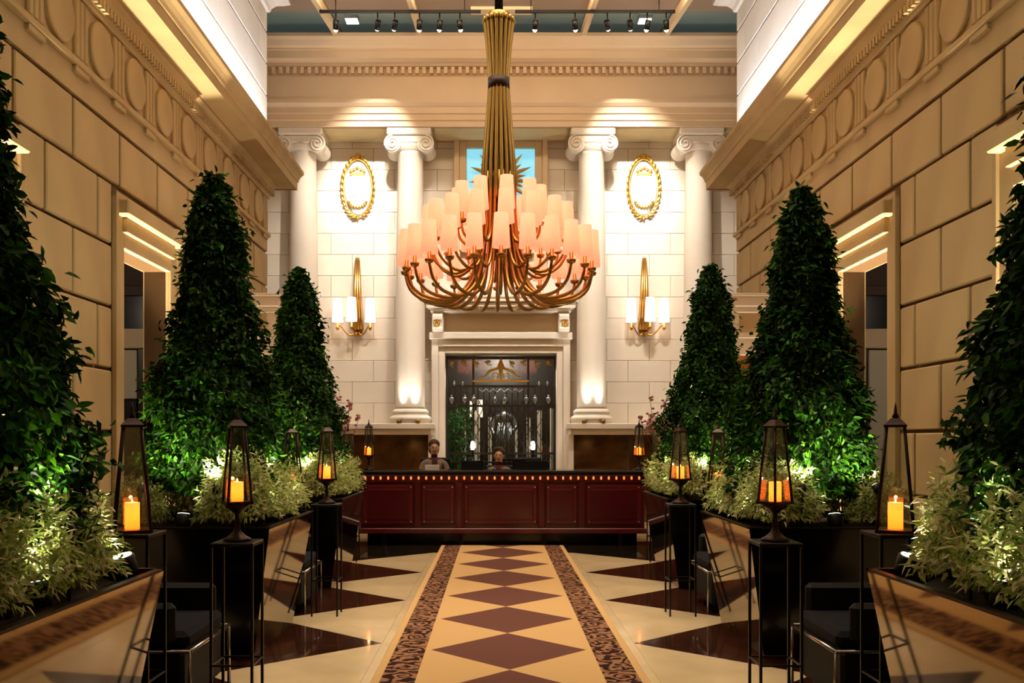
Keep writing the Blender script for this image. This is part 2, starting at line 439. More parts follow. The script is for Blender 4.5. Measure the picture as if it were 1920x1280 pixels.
def attic(s):
    side = 'left' if s < 0 else 'right'
    wall = struct('wall_upper_'+side, MB().box(s*(W+0.03), s*(W+0.25), -1, YE, 5.76, 8.4), 'attic_joint',
                  f'bright white panelled upper wall above the {side} cornice', 'wall')
    zs = [5.76, 6.28, 6.77, 7.26, 7.74, 8.1]
    for r in range(len(zs)-1):
        y = 2.0+(0.7 if r % 2 else 0)
        while y < YE-0.01:
            y1 = min(y+1.4, YE)
            if YE-y1 < 0.3: y1 = YE
            pbox('panel', wall, s*W, s*(W+0.04), y+0.003, y1-(0.003 if y1 < YE else 0), zs[r]+0.017, zs[r+1]-0.017, 'attic_white', 0.004)
            y = y1
    P = [(0, 8.05), (0.04, 8.07), (0.06, 8.13), (0.12, 8.2), (0.22, 8.25), (0.3, 8.3), (0.3, 8.42), (0, 8.42)]
    rings = [[(s*(W-p), -1.0, z) for p, z in P], [(s*(W-p), YE+p, z) for p, z in P], [(s*(W+0.25), YE+p, z) for p, z in P]]
    MB().sweep(rings).build('crown_moulding', 'attic_white', wall)
    # cove strip lying on top of the cornice
    st = empty('cove_lamp', (s*(W-0.38), 8.5, 5.77), label=f'long slim cove lamp lying on top of the {side} cornice', cat='lamp')
    MB().box(-0.03, 0.03, -6, 5.7, -0.005, 0.03, 0.004).build('housing', 'steel', st)
    cl = light('cove_light', 'AREA', (s*(W-0.38), 8.4, 5.82), 120, (1.0, 0.99, 0.98), parent=st, target=(s*W, 8.4, 6.9), size=11.5, size_y=0.05)
    cl.data.spread = math.radians(160)
    return wall
attic(-1); attic(1)

# ------------------------------------------------------------------ door frames in the side walls
def door_frame(s, d0, d1, idx, lab):
    o = empty(f'door_{idx}', (s*W, (d0+d1)/2, 0), label=lab, cat='doorway', kind='structure')
    h = (d1-d0)/2
    sx = lambda d: s*d   # depth into the wall is +
    # jamb architraves
    for e in (-1, 1):
        pbox('jamb', o, sx(-0.025), sx(0.0), e*h, e*(h+FR), 0, 3.66, 'limestone', 0.004)
        pbox('outer_band', o, sx(-0.05), sx(0.0), e*(h+FR-0.06), e*(h+FR), 0, 3.78, 'limestone', 0.004)
        pbox('reveal', o, sx(0.0), sx(0.27), e*h, e*(h+0.03), 0, 3.33, 'limestone')
    pbox('lintel_soffit', o, sx(0.0), sx(0.27), -h, h, 3.3, 3.33, 'limestone')
    pbox('lintel', o, sx(-0.025), sx(0.03), -h, h, 3.3, 3.44, 'limestone', 0.004)
    pbox('lintel_step', o, sx(-0.065), sx(0.03), -h-0.03, h+0.03, 3.44, 3.58, 'limestone', 0.006)
    pbox('lintel_cap', o, sx(-0.13), sx(0.03), -h-FR+0.07, h+FR-0.07, 3.58, 3.72, 'limestone', 0.012)
    pbox('outer_band', o, sx(-0.05), sx(0.0), -h-FR, h+FR, 3.72, 3.78, 'limestone', 0.004)
    return o
n = 1
for s in (-1, 1):
    for i, (d0, d1) in enumerate(DOORS):
        sd = 'left' if s < 0 else 'right'
        door_frame(s, d0, d1, n, f'stepped limestone doorway in the {sd} wall ' + ('behind the middle tree' if i == 0 else 'behind the front tree')); n += 1
# rooms beyond the doorways
def side_room(s):
    side = 'left' if s < 0 else 'right'
    B = MB()
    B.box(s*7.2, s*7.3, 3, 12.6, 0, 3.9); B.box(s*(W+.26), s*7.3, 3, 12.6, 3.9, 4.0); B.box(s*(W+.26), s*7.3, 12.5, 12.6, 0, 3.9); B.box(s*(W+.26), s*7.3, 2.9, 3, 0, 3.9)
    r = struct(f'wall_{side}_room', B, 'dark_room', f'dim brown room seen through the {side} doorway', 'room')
    x0, x1 = 4.25, 5.6
    pbox('transom_pane', r, s*x0, s*x1, 12.44, 12.5, 2.98, 3.42, 'black_lacquer')
    pbox('upper_rail', r, s*x0, s*x1, 12.40, 12.5, 3.42, 3.56, 'dark_room', 0.01)
    pbox('lower_rail', r, s*x0, s*x1, 12.38, 12.5, 2.72, 2.98, 'plaster', 0.01)
    pbox('door_leaf', r, s*x0, s*4.86, 12.42, 12.5, 0.0, 2.72, 'dark_wood', 0.01)
    pbox('blind', r, s*4.87, s*5.5, 12.42, 12.5, 0.0 if s > 0 else 2.05, 2.70, 'blind', 0.01)
    if s < 0: pbox('door_leaf', r, s*4.87, s*5.5, 12.42, 12.5, 0, 2.04, 'dark_wood', 0.01)
    light('room_light', 'POINT', (s*5.6, 9.0, 3.6), 70, WARM2, size=0.05)
side_room(-1); side_room(1)

# portal wings near the far end
def portal(s, idx):
    side = 'left' if s < 0 else 'right'
    Y = 12.2
    o = empty(f'door_{idx}', (s*3.3, Y, 0), label=f'white stone portal with moulded hood at the far end of the {side} wall', cat='doorway', kind='structure')
    k = lambda a: s*(a-3.3)
    pbox('jamb', o, k(2.97), k(3.08), 0, 0.35, 0, 2.62, 'marble_white', 0.005)
    pbox('lintel', o, k(2.97), k(3.6), 0, 0.35, 2.62, 2.83, 'marble_white', 0.005)
    pbox('lintel_fillet', o, k(2.93), k(3.6), -0.05, 0.35, 2.83, 2.90, 'marble_white', 0.01)
    pbox('console', o, k(2.97), k(3.08), -0.04, 0.35, 2.90, 3.16, 'marble_white', 0.01)
    pbox('frieze', o, k(3.08), k(3.6), 0.0, 0.35, 2.90, 3.16, 'plaster')
    pbox('hood_bed', o, k(2.94), k(3.6), -0.07, 0.37, 3.16, 3.23, 'marble_white', 0.01)
    pbox('hood', o, k(2.90), k(3.6), -0.13, 0.38, 3.23, 3.36, 'marble_white', 0.015)
    pbox('hood_cap', o, k(2.88), k(3.6), -0.16, 0.40, 3.36, 3.40, 'marble_white', 0.008)
    pbox('door_leaf', o, k(3.08), k(3.6), 0.2, 0.25, 0, 2.62, 'orange_wood', 0.005)
portal(-1, 5); portal(1, 6)

# ------------------------------------------------------------------ back wall
YB = 17.6; YF = 16.75
wb = struct('wall_back', MB().box(-6, -1.04, YB+0.03, YB+0.3, 0, 8.9).box(1.04, 6, YB+0.03, YB+0.3, 0, 8.9).box(-1.04, 1.04, YB+0.03, YB+0.3, 3.12, 8.9), 'marble_joint',
            'pale marble block wall behind the reception desk', 'wall')
zr = 1.8; row = 0
while zr < 7.13:
    z1 = min(zr+0.4, 7.3)
    y = -4.8-(0.4 if row % 2 else 0)
    while y < 4.8:
        a, b = y, y+0.8; y += 0.8
        segs = [(a, b)]
        holes = []
        if z1 > 5.0: holes.append((-0.88, 0.88))
        if zr < 3.9: holes.append((-1.29, 1.29))
        for h0, h1 in holes:
            ns = []
            for p, q in segs:
                if q <= h0 or p >= h1: ns.append((p, q)); continue
                if p < h0: ns.append((p, h0))
                if q > h1: ns.append((h1, q))
            segs = ns
        for p, q in segs:
            if q-p > 0.03: pbox('block', wb, p+0.003, q-0.003, YB, YB+0.035, zr+0.003, z1-0.003, 'marble_white', 0.004)
    zr = z1; row += 1
# entablature
P = [(0.85, 7.13), (0.0, 7.13), (0.0, 7.23), (-0.035, 7.235), (-0.035, 7.34), (-0.07, 7.345), (-0.07, 7.45), (-0.10, 7.46), (-0.16, 7.50), (-0.16, 7.57), (-0.0, 7.58), (0.0, 8.02),
     (-0.02, 8.03), (-0.02, 8.15), (-0.12, 8.16), (-0.16, 8.2), (-0.36, 8.21), (-0.36, 8.34), (-0.40, 8.345), (-0.40, 8.37), (-0.44, 8.40), (-0.49, 8.48), (-0.54, 8.52), (-0.54, 8.58), (0.85, 8.62)]
ent = struct('trim_3', MB().sweep([[(-6, YF+p, z) for p, z in P], [(6, YF+p, z) for p, z in P]]), 'marble_warm_lit', 'long stone entablature with dentils resting on the four columns', 'entablature')
D = MB(); x = -4.6
while x < 4.6:
    D.box(x, x+0.062, YF-0.12, YF-0.015, 8.04, 8.15); x += 0.128
tag(D.build('dentil_band', 'marble_warm_lit', ent), kind='stuff')
pbox('soffit_panel', ent, -6, 6, YF+0.06, YB, 7.115, 7.13, 'limestone')
# columns
def column(x, lab):
    o = empty('column', (x, 17.12, 1.8), label=lab, cat='column', group='ionic columns of the back wall')
    MB().lathe([(0.37, 0.0), (0.37, 0.05), (0.385, 0.07), (0.385, 0.11), (0.35, 0.14), (0.32, 0.16), (0.33, 0.19), (0.34, 0.22), (0.31, 0.25), (0.285, 0.27)], 32).build('base', 'marble_white', o)
    MB().lathe([(0.285, 0.27), (0.27, 0.32), (0.268, 1.8), (0.255, 3.4), (0.23, 4.88), (0.245, 4.90), (0.245, 4.94), (0.23, 4.95)], 32).build('shaft', 'marble_white', o)
    cap = MB().lathe([(0.23, 4.93), (0.27, 4.97), (0.30, 5.03), (0.30, 5.06)], 24).box(-0.36, 0.36, -0.30, 0.30, 5.06, 5.2, 0.02).box(-0.40, 0.40, -0.34, 0.34, 5.2, 5.34, 0.02).build('capital', 'marble_white', o)
    for e in (-1, 1):
        v = MB(); pts = []; rr = []
        for k in range(40):
            a = k/39*2.2*2*PI; r = 0.15*(1-k/39*0.85)
            pts.append((e*(0.30+r*math.sin(a)*1.0), 0, 5.05+r*math.cos(a)))
        body = []
        v2 = MB()
        N = 20
        v2.sweep([[(e*0.30+0.155*math.cos(2*PI*k/N), -0.29, 5.05+0.155*math.sin(2*PI*k/N)) for k in range(N)], [(e*0.30+0.12*math.cos(2*PI*k/N), 0, 5.05+0.12*math.sin(2*PI*k/N)) for k in range(N)],
                  [(e*0.30+0.155*math.cos(2*PI*k/N), 0.29, 5.05+0.155*math.sin(2*PI*k/N)) for k in range(N)]])
        for yy in (-0.30,):
            v2.tube([(p[0], yy, p[2]) for p in pts], 0.018, 6)
        v2.build('volute', 'marble_white', cap)
    # small brass uplights at the foot
    for e in (-1, 1):
        q = MB().lathe([(0.045, 0.0), (0.045, 0.06), (0.03, 0.065)], 12, (e*0.17, -0.40, 0.0)).build('uplight', 'brass', o)
        light('column_uplight', 'SPOT', (x+e*0.17, 17.12-0.40, 1.88), 110, WHITE, parent=o, target=(x+e*0.14, 17.12-0.24, 4.0), size=0.03, spot=55, blend=0.9)
    return o
column(-3.62, 'outermost ionic column beside the left side wall'); column(-1.66, 'ionic column between the left sconce and the gate')
column(1.66, 'ionic column between the gate and the right sconce'); column(3.62, 'outermost ionic column beside the right side wall')
# dado ledges with brown marble panels
for s, nm in ((-1, 'left'), (1, 'right')):
    d = empty(f'trim_{4 if s<0 else 5}', (s*3.6, 17.2, 0), label=f'white stone ledge over a brown marble dado {nm} of the gate', cat='dado', kind='structure')
    k = lambda a: s*(a-3.6)
    pbox('ledge', d, k(1.22), k(6), -0.52, 0.4, 1.70, 1.80, 'marble_white', 0.01)
    pbox('ledge_bed', d, k(1.25), k(6), -0.46, 0.4, 1.60, 1.70, 'marble_white', 0.01)
    for (a, b) in ((1.32, 2.35), (2.37, 3.3), (3.32, 4.25), (4.27, 6)):
        pbox('panel', d, k(a), k(b), 0.06, 0.12, 0.35, 1.60, 'brown_marble', 0.006)
    pbox('plinth', d, k(1.25), k(6), -0.1, 0.4, 0, 0.35, 'brown_marble', 0.01)
    pbox('end_post', d, k(1.22), k(1.31), -0.40, 0.4, 0, 1.60, 'marble_white', 0.006)
    pbox('wall_strip', d, k(1.25), k(6), 0.12, 0.42, 0.35, 1.60, 'marble_joint')
# central door surround
ds = empty('door_7', (0, YB, 0), label='tall white marble doorway with console hood around the iron gate', cat='doorway', kind='structure')
for e in (-1, 1):
    pbox('jamb', ds, e*1.04, e*1.16, -0.22, 0.3, 0, 3.24, 'marble_white', 0.006)
    pbox('jamb_step', ds, e*1.16, e*1.29, -0.27, 0.3, 0, 3.37, 'marble_white', 0.006)
    cns = pbox('console', ds, e*1.06, e*1.27, -0.40, 0.05, 3.50, 3.86, 'marble_white', 0.02)
    v = MB(); N = 14
    for cy, cz, r in ((-0.40, 3.78-3.68, 0.06), (-0.38, 3.55-3.68, 0.045)):
        v.sweep([[(xx, cy+0.175+r*math.cos(2*PI*k/N), cz+r*math.sin(2*PI*k/N)) for k in range(N)] for xx in (-0.09, 0.09)])
    v.build('scroll', 'marble_white', cns)
    rs = MB()
    for k in range(8):
        a = 2*PI*k/8; rs.ball((e*0.02+0.04*math.cos(a), -0.24, -0.02+0.05*math.sin(a)), 0.022, 0.012, 0.026, 8, 6)
    rs.ball((e*0.02, -0.245, -0.02), 0.02, 0.014, 0.02, 8, 6); rs.build('rosette', 'gold_leaf', cns)
pbox('lintel', ds, -1.04, 1.04, -0.22, 0.3, 3.12, 3.24, 'marble_white', 0.006)
pbox('lintel_step', ds, -1.16, 1.16, -0.27, 0.3, 3.24, 3.37, 'marble_white', 0.006)
pbox('lintel_cap', ds, -1.33, 1.33, -0.33, 0.05, 3.37, 3.50, 'marble_white', 0.015)
pbox('frieze', ds, -1.06, 1.06, -0.16, 0.05, 3.50, 3.86, 'plaster')
pbox('frieze_moulding', ds, -1.06, 1.06, -0.20, -0.16, 3.50, 3.55, 'plaster', 0.008)
pbox('hood_bed', ds, -1.30, 1.30, -0.42, 0.05, 3.86, 3.93, 'marble_white', 0.015)
pbox('hood', ds, -1.38, 1.38, -0.52, 0.05, 3.93, 4.03, 'marble_white', 0.02)
pbox('hood_cap', ds, -1.42, 1.42, -0.56, 0.05, 4.03, 4.08, 'marble_white', 0.01)
# blue window above the door
wn = empty('window_1', (0, YB, 0), label='framed bright blue window high above the gate', cat='window', kind='structure')
pbox('pane', wn, -0.64, 0.64, -0.02, 0.0, 5.2, 6.98, 'blue_pane')
for e in (-1, 1):
    pbox('frame', wn, e*0.64, e*0.78, -0.10, 0.03, 5.06, 7.12, 'plaster', 0.01)
    pbox('frame_step', wn, e*0.78, e*0.88, -0.14, 0.03, 5.0, 7.13, 'plaster', 0.01)
pbox('frame', wn, -0.64, 0.64, -0.10, 0.03, 6.98, 7.12, 'plaster', 0.01)
pbox('frame', wn, -0.64, 0.64, -0.10, 0.03, 5.0, 5.2, 'plaster', 0.01)
# gilded sunburst in front of the window
sb = empty('sunburst_ornament', (0, YB-0.12, 6.40), label='gilded sunburst ornament in front of the blue window', cat='ornament')
MB().box(-0.10, 0.10, 0.0, 0.10, -1.2, -0.2).build('stand', 'gold_leaf', sb)
N = 26
hubm = MB().ball((0, 0, 0), 0.2, 0.06, 0.2, 16, 8).build('hub', 'gold_leaf', sb)
ray = None
for k in range(N):
    a = 2*PI*k/N; L = 0.62 if k % 2 else 0.48
    key = ('ray', k % 2)
    if key not in MC:
        me = MB().add([(-0.055, 0, 0.15), (0.055, 0, 0.15), (0, -0.03, 0.2), (0.03, 0, L*0.75), (-0.03, 0, L*0.75), (0, 0, L), (0, 0.02, 0.2)],
                      [(0, 2, 4), (2, 1, 3), (2, 3, 5), (4, 2, 5), (1, 6, 3), (6, 0, 4), (6, 4, 5), (3, 6, 5)]).mesh('ray'); me.materials.append(M['gold_leaf']); MC[key] = me
    link('ray', MC[key], None, sb, (0, 0, 0), (0, a, 0))

# closing walls / room behind the gate
struct('wall_far_left', MB().box(-6.2, -6, 14.2, 18, 0, 8.9), 'plaster', 'plain end wall of the cross aisle on the left', 'wall')
struct('wall_far_right', MB().box(6, 6.2, 14.2, 18, 0, 8.9), 'plaster', 'plain end wall of the cross aisle on the right', 'wall')
struct('wall_front', MB().box(-4, 4, -1.3, -1.0, 0, 8.4), 'limestone', 'plain limestone wall at the entrance end of the hall', 'wall')
gr = struct('wall_gate_room', MB().box(-2.2, 2.2, 20.4, 20.5, 0, 3.6).box(-2.3, -2.2, 17.9, 20.5, 0, 3.6).box(2.2, 2.3, 17.9, 20.5, 0, 3.6).box(-2.3, 2.3, 17.9, 20.5, 3.6, 3.7), 'dark_wood',
            'dark panelled room behind the iron gate', 'room')
for x, wd, h in ((0.62, 0.09, 2.0), (0.86, 0.10, 2.15), (1.12, 0.07, 2.2), (-0.22, 0.08, 2.0), (-0.5, 0.12, 2.15), (0.36, 0.07, 1.9), (1.3, 0.06, 2.2), (-0.75, 0.05, 1.9), (-1.2, 0.07, 2.0)):
    pbox('pilaster_strip', gr, x-wd/2, x+wd/2, 20.34, 20.4, 0.3, h, 'marble_joint', 0.005)
pbox('lit_pane', gr, -0.66, -0.58, 20.3, 20.36, 2.0, 2.35, 'sconce_shade'); pbox('lit_pane', gr, -0.50, -0.38, 20.3, 20.36, 2.0, 2.38, 'sconce_shade')
light('gate_room_fill', 'POINT', (0.0, 18.3, 3.45), 190, WHITE, size=0.05)  # added fill to brighten the room behind the gate

# ------------------------------------------------------------------ ceiling
zc = lambda y: 8.82-0.16*(17-y)
ceil = struct('ceiling', MB().box(-4.2, 4.2, -1.3, 13.9, 8.42, 8.5), 'plaster', 'cream ceiling with sloping beams and dark glass over the reception', 'ceiling')
def slab(name, x0, x1, y0, y1, dz0, dz1, m):
    return MB().sweep([[(x0, y, zc(y)+dz0), (x1, y, zc(y)+dz0), (x1, y, zc(y)+dz1), (x0, y, zc(y)+dz1)] for y in (y0, y1)]).build(name, m, ceil)
slab('soffit_panel', -4.2, 4.2, 13.85, 15.35, 0.0, 0.05, 'ceiling_paint')
for a, b in ((-4.5, -2.92), (-2.84, -1.46), (-1.38, 1.40), (1.48, 2.84), (2.92, 4.5)):
    slab('glass_pane', a, b, 15.35, 17.4, 0.03, 0.06, 'roof_glass')
pbox('end_board', ceil, -6, 6, 17.0, 17.1, 8.62, 9.0, 'dark_room')
for x in (-2.88, -1.42, 1.44, 2.88):
    slab('beam', x-0.04, x+0.04, 13.9, 16.95, -0.16, 0.0, 'plaster')
slab('cross_beam', -0.5, 0.5, 15.1, 15.4, -0.05, 0.0, 'plaster')
for x, lab in ((-2.52, 'left'), (2.42, 'right')):
    o = empty('ceiling_panel_lamp', (x, 15.75, zc(15.75)), label=f'small square white ceiling lamp among the {lab} track spots', cat='lamp')
    MB().box(-0.11, 0.11, -0.11, 0.11, -0.05, 0.02, 0.005).build('housing', 'steel', o); MB().box(-0.1, 0.1, -0.1, 0.1, -0.06, -0.05).build('diffuser', 'downlight', o)

# track lights
def track(x0, x1, heads, lab):
    Y, Z = 14.75, 8.27
    o = empty('light_track', ((x0+x1)/2, Y, Z), label=lab, cat='track light')
    h = (x1-x0)/2
    MB().box(-h, h, -0.02, 0.02, -0.02, 0.02).build('rail', 'black_metal', o)
    for e in (-0.8, 0.8): MB().tube([(e*h, 0, 0.0), (e*h, 0, 0.22)], 0.008, 6).build('hanger', 'black_metal', o)
    for (x, tgt, en, ang, on) in heads:
        hx = x-(x0+x1)/2
        p = MB().tube([(hx, 0, -0.02), (hx, 0, -0.20)], 0.012, 6)
        d = (Vector(tgt)-Vector((x, Y, Z-0.24))).normalized(); c = Vector((hx, 0, -0.22))
        p.tube([c-d*0.08, c+d*0.06], 0.045, 12)
        sp = p.build('spot_head', 'black_metal', o)
        if on:
            ln = MB().ball(tuple(c+d*0.06), 0.036).build('spot_lens', 'lens', sp)
            L = c+d*0.09
            light('track_spot', 'SPOT', ((x0+x1)/2+L.x, Y+L.y, Z+L.z), en, (1.0, 0.95, 0.88), parent=o, target=tgt, size=0.03, spot=ang, blend=0.7)
    return o
MZ = 6.24; MX = 2.69
track(-2.88, -0.33, [(-2.62, (-3.2, 17.5, 3.6), 640, 66, True), (-1.96, (-MX, YB, MZ), 1000, 26, True), (-1.69, (-MX+.1, YB, MZ-.2), 800, 48, True), (-1.30, (-1.66, 17, 5.0), 120, 24, True), (-0.98, (-1.6, 17.4, 3.5), 640, 66, True), (-0.66, (0, 17.3, 3.4), 380, 60, True)],
      'black track of ceiling spotlights on the left of the chandelier pole')
track(0.21, 2.74, [(0.53, (0.2, 17.3, 3.4), 380, 60, True), (1.16, (1.66, 17, 5.0), 120, 24, True), (1.67, (MX-.1, YB, MZ-.2), 800, 48, True), (2.03, (MX, YB, MZ), 1000, 26, True), (2.3, (1.6, 17.4, 3.5), 640, 66, True), (2.6, (3.2, 17.5, 3.6), 640, 66, True)],
      'black track of ceiling spotlights on the right of the chandelier pole')

# ------------------------------------------------------------------ medallions
def medallion(x, lab):
    o = empty('wall_medallion', (x, YB, MZ), label=lab, cat='medallion', group='oval medallions on the back wall')
    A, B = 0.25, 0.50; N = 36
    el = lambda a, b, y: [(a*math.cos(2*PI*k/N), y, b*math.sin(2*PI*k/N)) for k in range(N)]
    MB().sweep([el(A, B, 0.0), el(A, B, -0.03), el(A*.85, B*.88, -0.07), el(A*.5, B*.55, -0.10), el(0.001, 0.001, -0.11)], cap=False).build('shield', 'attic_white', o)
    fr = MB(); pts = [(1.08*A*math.cos(2*PI*k/48), -0.05, 1.06*B*math.sin(2*PI*k/48)) for k in range(49)]
    fr.tube(pts, 0.014, 8, cap=False); fr.build('rim', 'gold_leaf', o)
    lf = MB().add([(0, 0, 0), (0.035, -0.02, 0.05), (0, -0.03, 0.12), (-0.035, -0.02, 0.05), (0, -0.035, 0.05)], [(0, 1, 4), (1, 2, 4), (2, 3, 4), (3, 0, 4)]).mesh('wreath_leaf'); lf.materials.append(M['gold_leaf'])
    for k in range(30):
        a = 2*PI*(k+.5)/30
        tx, tz = -A*math.sin(a), B*math.cos(a)
        up = 1 if math.cos(a) > 0 else -1
        ang = math.atan2(up*tx*1.0, up*tz)
        link('wreath_leaf', lf, None, o, (1.22*A*math.cos(a), -0.04, 1.12*B*math.sin(a)), (0, ang, 0))
    cr = MB()
    for k in range(-2, 3): cr.ball((k*0.06, -0.09, 0.30+0.03*(2-abs(k))), 0.03, 0.03, 0.045, 8, 6)
    cr.box(-0.14, 0.14, -0.11, -0.06, 0.22, 0.27, 0.008); cr.build('crown_relief', 'gold_leaf', o)
    tp = MB(); tp.ball((0, -0.05, 0.60), 0.06, 0.04, 0.05); tp.ball((-.09, -0.05, 0.56), 0.045, 0.03, 0.04); tp.ball((.09, -0.05, 0.56), 0.045, 0.03, 0.04); tp.build('top_knot', 'gold_leaf', o)
    gl = MB()
    for k in range(9):
        a = PI*(k+1)/10; gl.ball((0.17*math.cos(a), -0.09, -0.22-0.16*math.sin(a)), 0.03, 0.025, 0.03, 8, 6)
    gl.build('garland', 'gold_leaf', o); MB().tube([(0, -0.04, -B*1.1), (0, -0.05, -B*1.1-0.07)], [0.035, 0.006], 8).build('drop', 'gold_leaf', o)
medallion(-MX, 'gilt oval wall medallion glowing above the left sconce'); medallion(MX, 'gilt oval wall medallion glowing above the right sconce')

# ------------------------------------------------------------------ lamp shades
def shade_mesh(name, r0, r1, h, m, n=20):
    k = ('shade', name, r0, r1, h)
    if k not in MC:
        me = MB().lathe([(r0, 0), (r1*0.5+r0*0.5, h*0.5), (r1, h), (r1-0.004, h), (r0-0.004, 0.0)], n, cap=False).mesh(name); me.materials.append(M[m]); MC[k] = me
    return MC[k]
# ------------------------------------------------------------------ sconces
def sconce(x, lab, mir):
    o = empty('wall_sconce', (x, YB, 3.45), label=lab, cat='sconce', group='brass sconces on the back wall')
    f = MB()
    for dx, lean in ((-0.055, -0.02), (0.0, 0.0), (0.055, 0.02)):
        f.tube([(mir*(dx+0.02), -0.10, 0.12), (mir*(dx*0.9), -0.12, 0.6), (mir*(dx*0.45), -0.10, 1.42)], [0.05, 0.042, 0.022], 10)
    f.build('fin', 'brass_light', o)
    MB().tube([(0, -0.05, 0.12), (0, 0.02, 0.12)], 0.09, 14).build('backplate', 'brass_light', o)
    for dx in (-0.06, 0, 0.06): MB().ball((mir*dx*0.45, -0.10, 1.45), 0.014, 0.014, 0.03, 8, 6).build('tip', 'brass_light', o)
    for dx, dy in ((-0.36, -0.16), (-0.08, -0.28), (0.25, -0.16)):
        a = MB(); pts = []
        for k in range(9):
            t = k/8; pts.append((mir*dx*t, -0.08+(dy+0.08)*t, 0.10-0.10*math.sin(PI*min(1, t*1.25))+0.12*t*t))
        a.tube(pts, [0.016-0.004*k/8 for k in range(9)], 8)
        a.lathe([(0.012, 0.10), (0.03, 0.13), (0.034, 0.16), (0.014, 0.17), (0.014, 0.30)], 10, (mir*dx, dy, 0.0))
        ar = a.build('arm', 'brass_light', o)
        link('shade', shade_mesh('sconce_shade', 0.105, 0.08, 0.44, 'sconce_shade'), None, ar, (mir*dx, dy, 0.26))
        light('sconce_bulb', 'POINT', (x+mir*dx, YB+dy, 3.45+0.46), 5, WARM2, parent=o, size=0.04)
sconce(-MX, 'brass three-shade wall sconce under the left medallion', 1); sconce(MX, 'brass three-shade wall sconce under the right medallion', -1)

# ------------------------------------------------------------------ chandelier
ch = empty('chandelier', (-0.06, 10.0, 0), label='huge brass chandelier with tiers of pale pink shades over the carpet', cat='chandelier')
def rz_pts(prof, a, n=18):
    # smooth interpolation through (r,z) control points by Catmull-Rom
    P = [prof[0]]+list(prof)+[prof[-1]]; out = []
    seg = len(prof)-1
    for i in range(n+1):
        t = i/n*seg; j = min(int(t), seg-1); u = t-j
        p0, p1, p2, p3 = P[j], P[j+1], P[j+2], P[j+3]
        q = [0.5*((2*p1[c])+(-p0[c]+p2[c])*u+(2*p0[c]-5*p1[c]+4*p2[c]-p3[c])*u*u+(-p0[c]+3*p1[c]-3*p2[c]+p3[c])*u**3) for c in (0, 1)]
        out.append((q[0]*math.cos(a), q[0]*math.sin(a), q[1]))
    return out
TIERS = [(24, 1.0, 3.36, [(0.165, 4.35), (0.19, 3.75), (0.30, 3.22), (0.52, 3.0), (0.78, 3.0), (0.94, 3.10), (1.0, 3.27)], 0.0),
         (16, 0.74, 3.66, [(0.15, 4.35), (0.17, 3.85), (0.28, 3.42), (0.46, 3.28), (0.64, 3.36), (0.73, 3.50), (0.74, 3.57)], 0.07),
         (10, 0.44, 3.88, [(0.13, 4.35), (0.14, 4.0), (0.20, 3.68), (0.30, 3.58), (0.41, 3.66), (0.44, 3.74), (0.44, 3.79)], 0.16)]
sh_me = shade_mesh('lamp_shade', 0.088, 0.068, 0.33, 'shade')
for ti, (n, R, zb, prof, ph) in enumerate(TIERS):
    me = MB().tube(rz_pts(prof, 0, 20), [(0.014+0.008*(1-abs(2*i/20-1)))*(1 if ti == 0 else 0.8) for i in range(21)], 8)
    e = prof[-1]
    me.lathe([(0.018, e[1]-0.01), (0.04, e[1]+0.0), (0.05, e[1]+0.03), (0.02, e[1]+0.04), (0.018, e[1]+0.14)], 10, (e[0], 0, 0))
    me = me.mesh('arm'); me.materials.append(M['brass'])
    for k in range(n):
        a = 2*PI*k/n+ph-PI/2+0.02
        ar = link('arm', me, None, ch, (0, 0, 0), (0, 0, a))
        link('lamp_shade', sh_me, None, ar, (R, 0, zb))
        light('shade_bulb', 'POINT', (-0.06+R*math.cos(a), 10+R*math.sin(a), zb+0.17), 0.34, (1.0, 0.90, 0.80), parent=ch, size=0.03)
# stem of bundled rods
sp = [(0.165, 4.05), (0.17, 4.35), (0.13, 4.85), (0.095, 5.3), (0.11, 5.6), (0.14, 5.9), (0.155, 5.97)]
rod = MB().tube(rz_pts(sp, 0, 16), 0.021, 8)
rod.ball((0.155, 0, 5.98), 0.028, 0.028, 0.04, 8, 6)
rod = rod.mesh('rod'); rod.materials.append(M['brass'])
for k in range(18): link('rod', rod, None, ch, (0, 0, 0), (0, 0, 2*PI*k/18))
MB().lathe([(0.02, 3.42), (0.07, 3.5), (0.10, 3.8), (0.12, 4.0), (0.13, 4.4), (0.075, 5.3), (0.10, 5.9), (0.13, 6.0), (0.12, 6.06), (0.04, 6.1)], 20).build('core', 'brass', ch)
MB().lathe([(0.112, 5.25), (0.118, 5.25), (0.118, 5.37), (0.112, 5.37)], 24).build('band', 'bronze', ch)
MB().tube([(0, 0, 6.0), (0, 0, 8.40)], 0.045, 12).build('pole', 'black_metal', ch)
MB().lathe([(0.15, 8.36), (0.15, 8.42)], 20).build('ceiling_rose', 'black_metal', ch)
# ------------------------------------------------------------------ gate
gt = empty('iron_gate', (0, YB+0.08, 0), label='ornate black iron gate with gold pediment in the marble doorway', cat='gate')
MB().box(-1.04, 1.04, 0.12, 0.13, 0, 3.12).build('glass_pane', 'gate_glass', gt)
for x in (-1.02, -0.52, 0.52, 1.02): pbox('stile', gt, x-0.02, x+0.02, -0.02, 0.02, 0, 3.1, 'iron')
for z, r in ((0.15, 0.03), (1.25, 0.02), (2.15, 0.02), (2.52, 0.022), (3.06, 0.03)): pbox('rail', gt, -1.02, 1.02, -0.025, 0.025, z-r, z+r, 'iron')
for k in range(-9, 10):
    if k in (-5, 5): continue
    pbox('bar', gt, k*0.108-0.009, k*0.108+0.009, -0.01, 0.01, 0.15, 2.5 if abs(k) != 0 else 2.15, 'iron')
lat = MB().box(-0.007, 0.007, -0.006, 0.006, -0.62, 0.62).mesh('lattice_bar'); lat.materials.append(M['iron'])
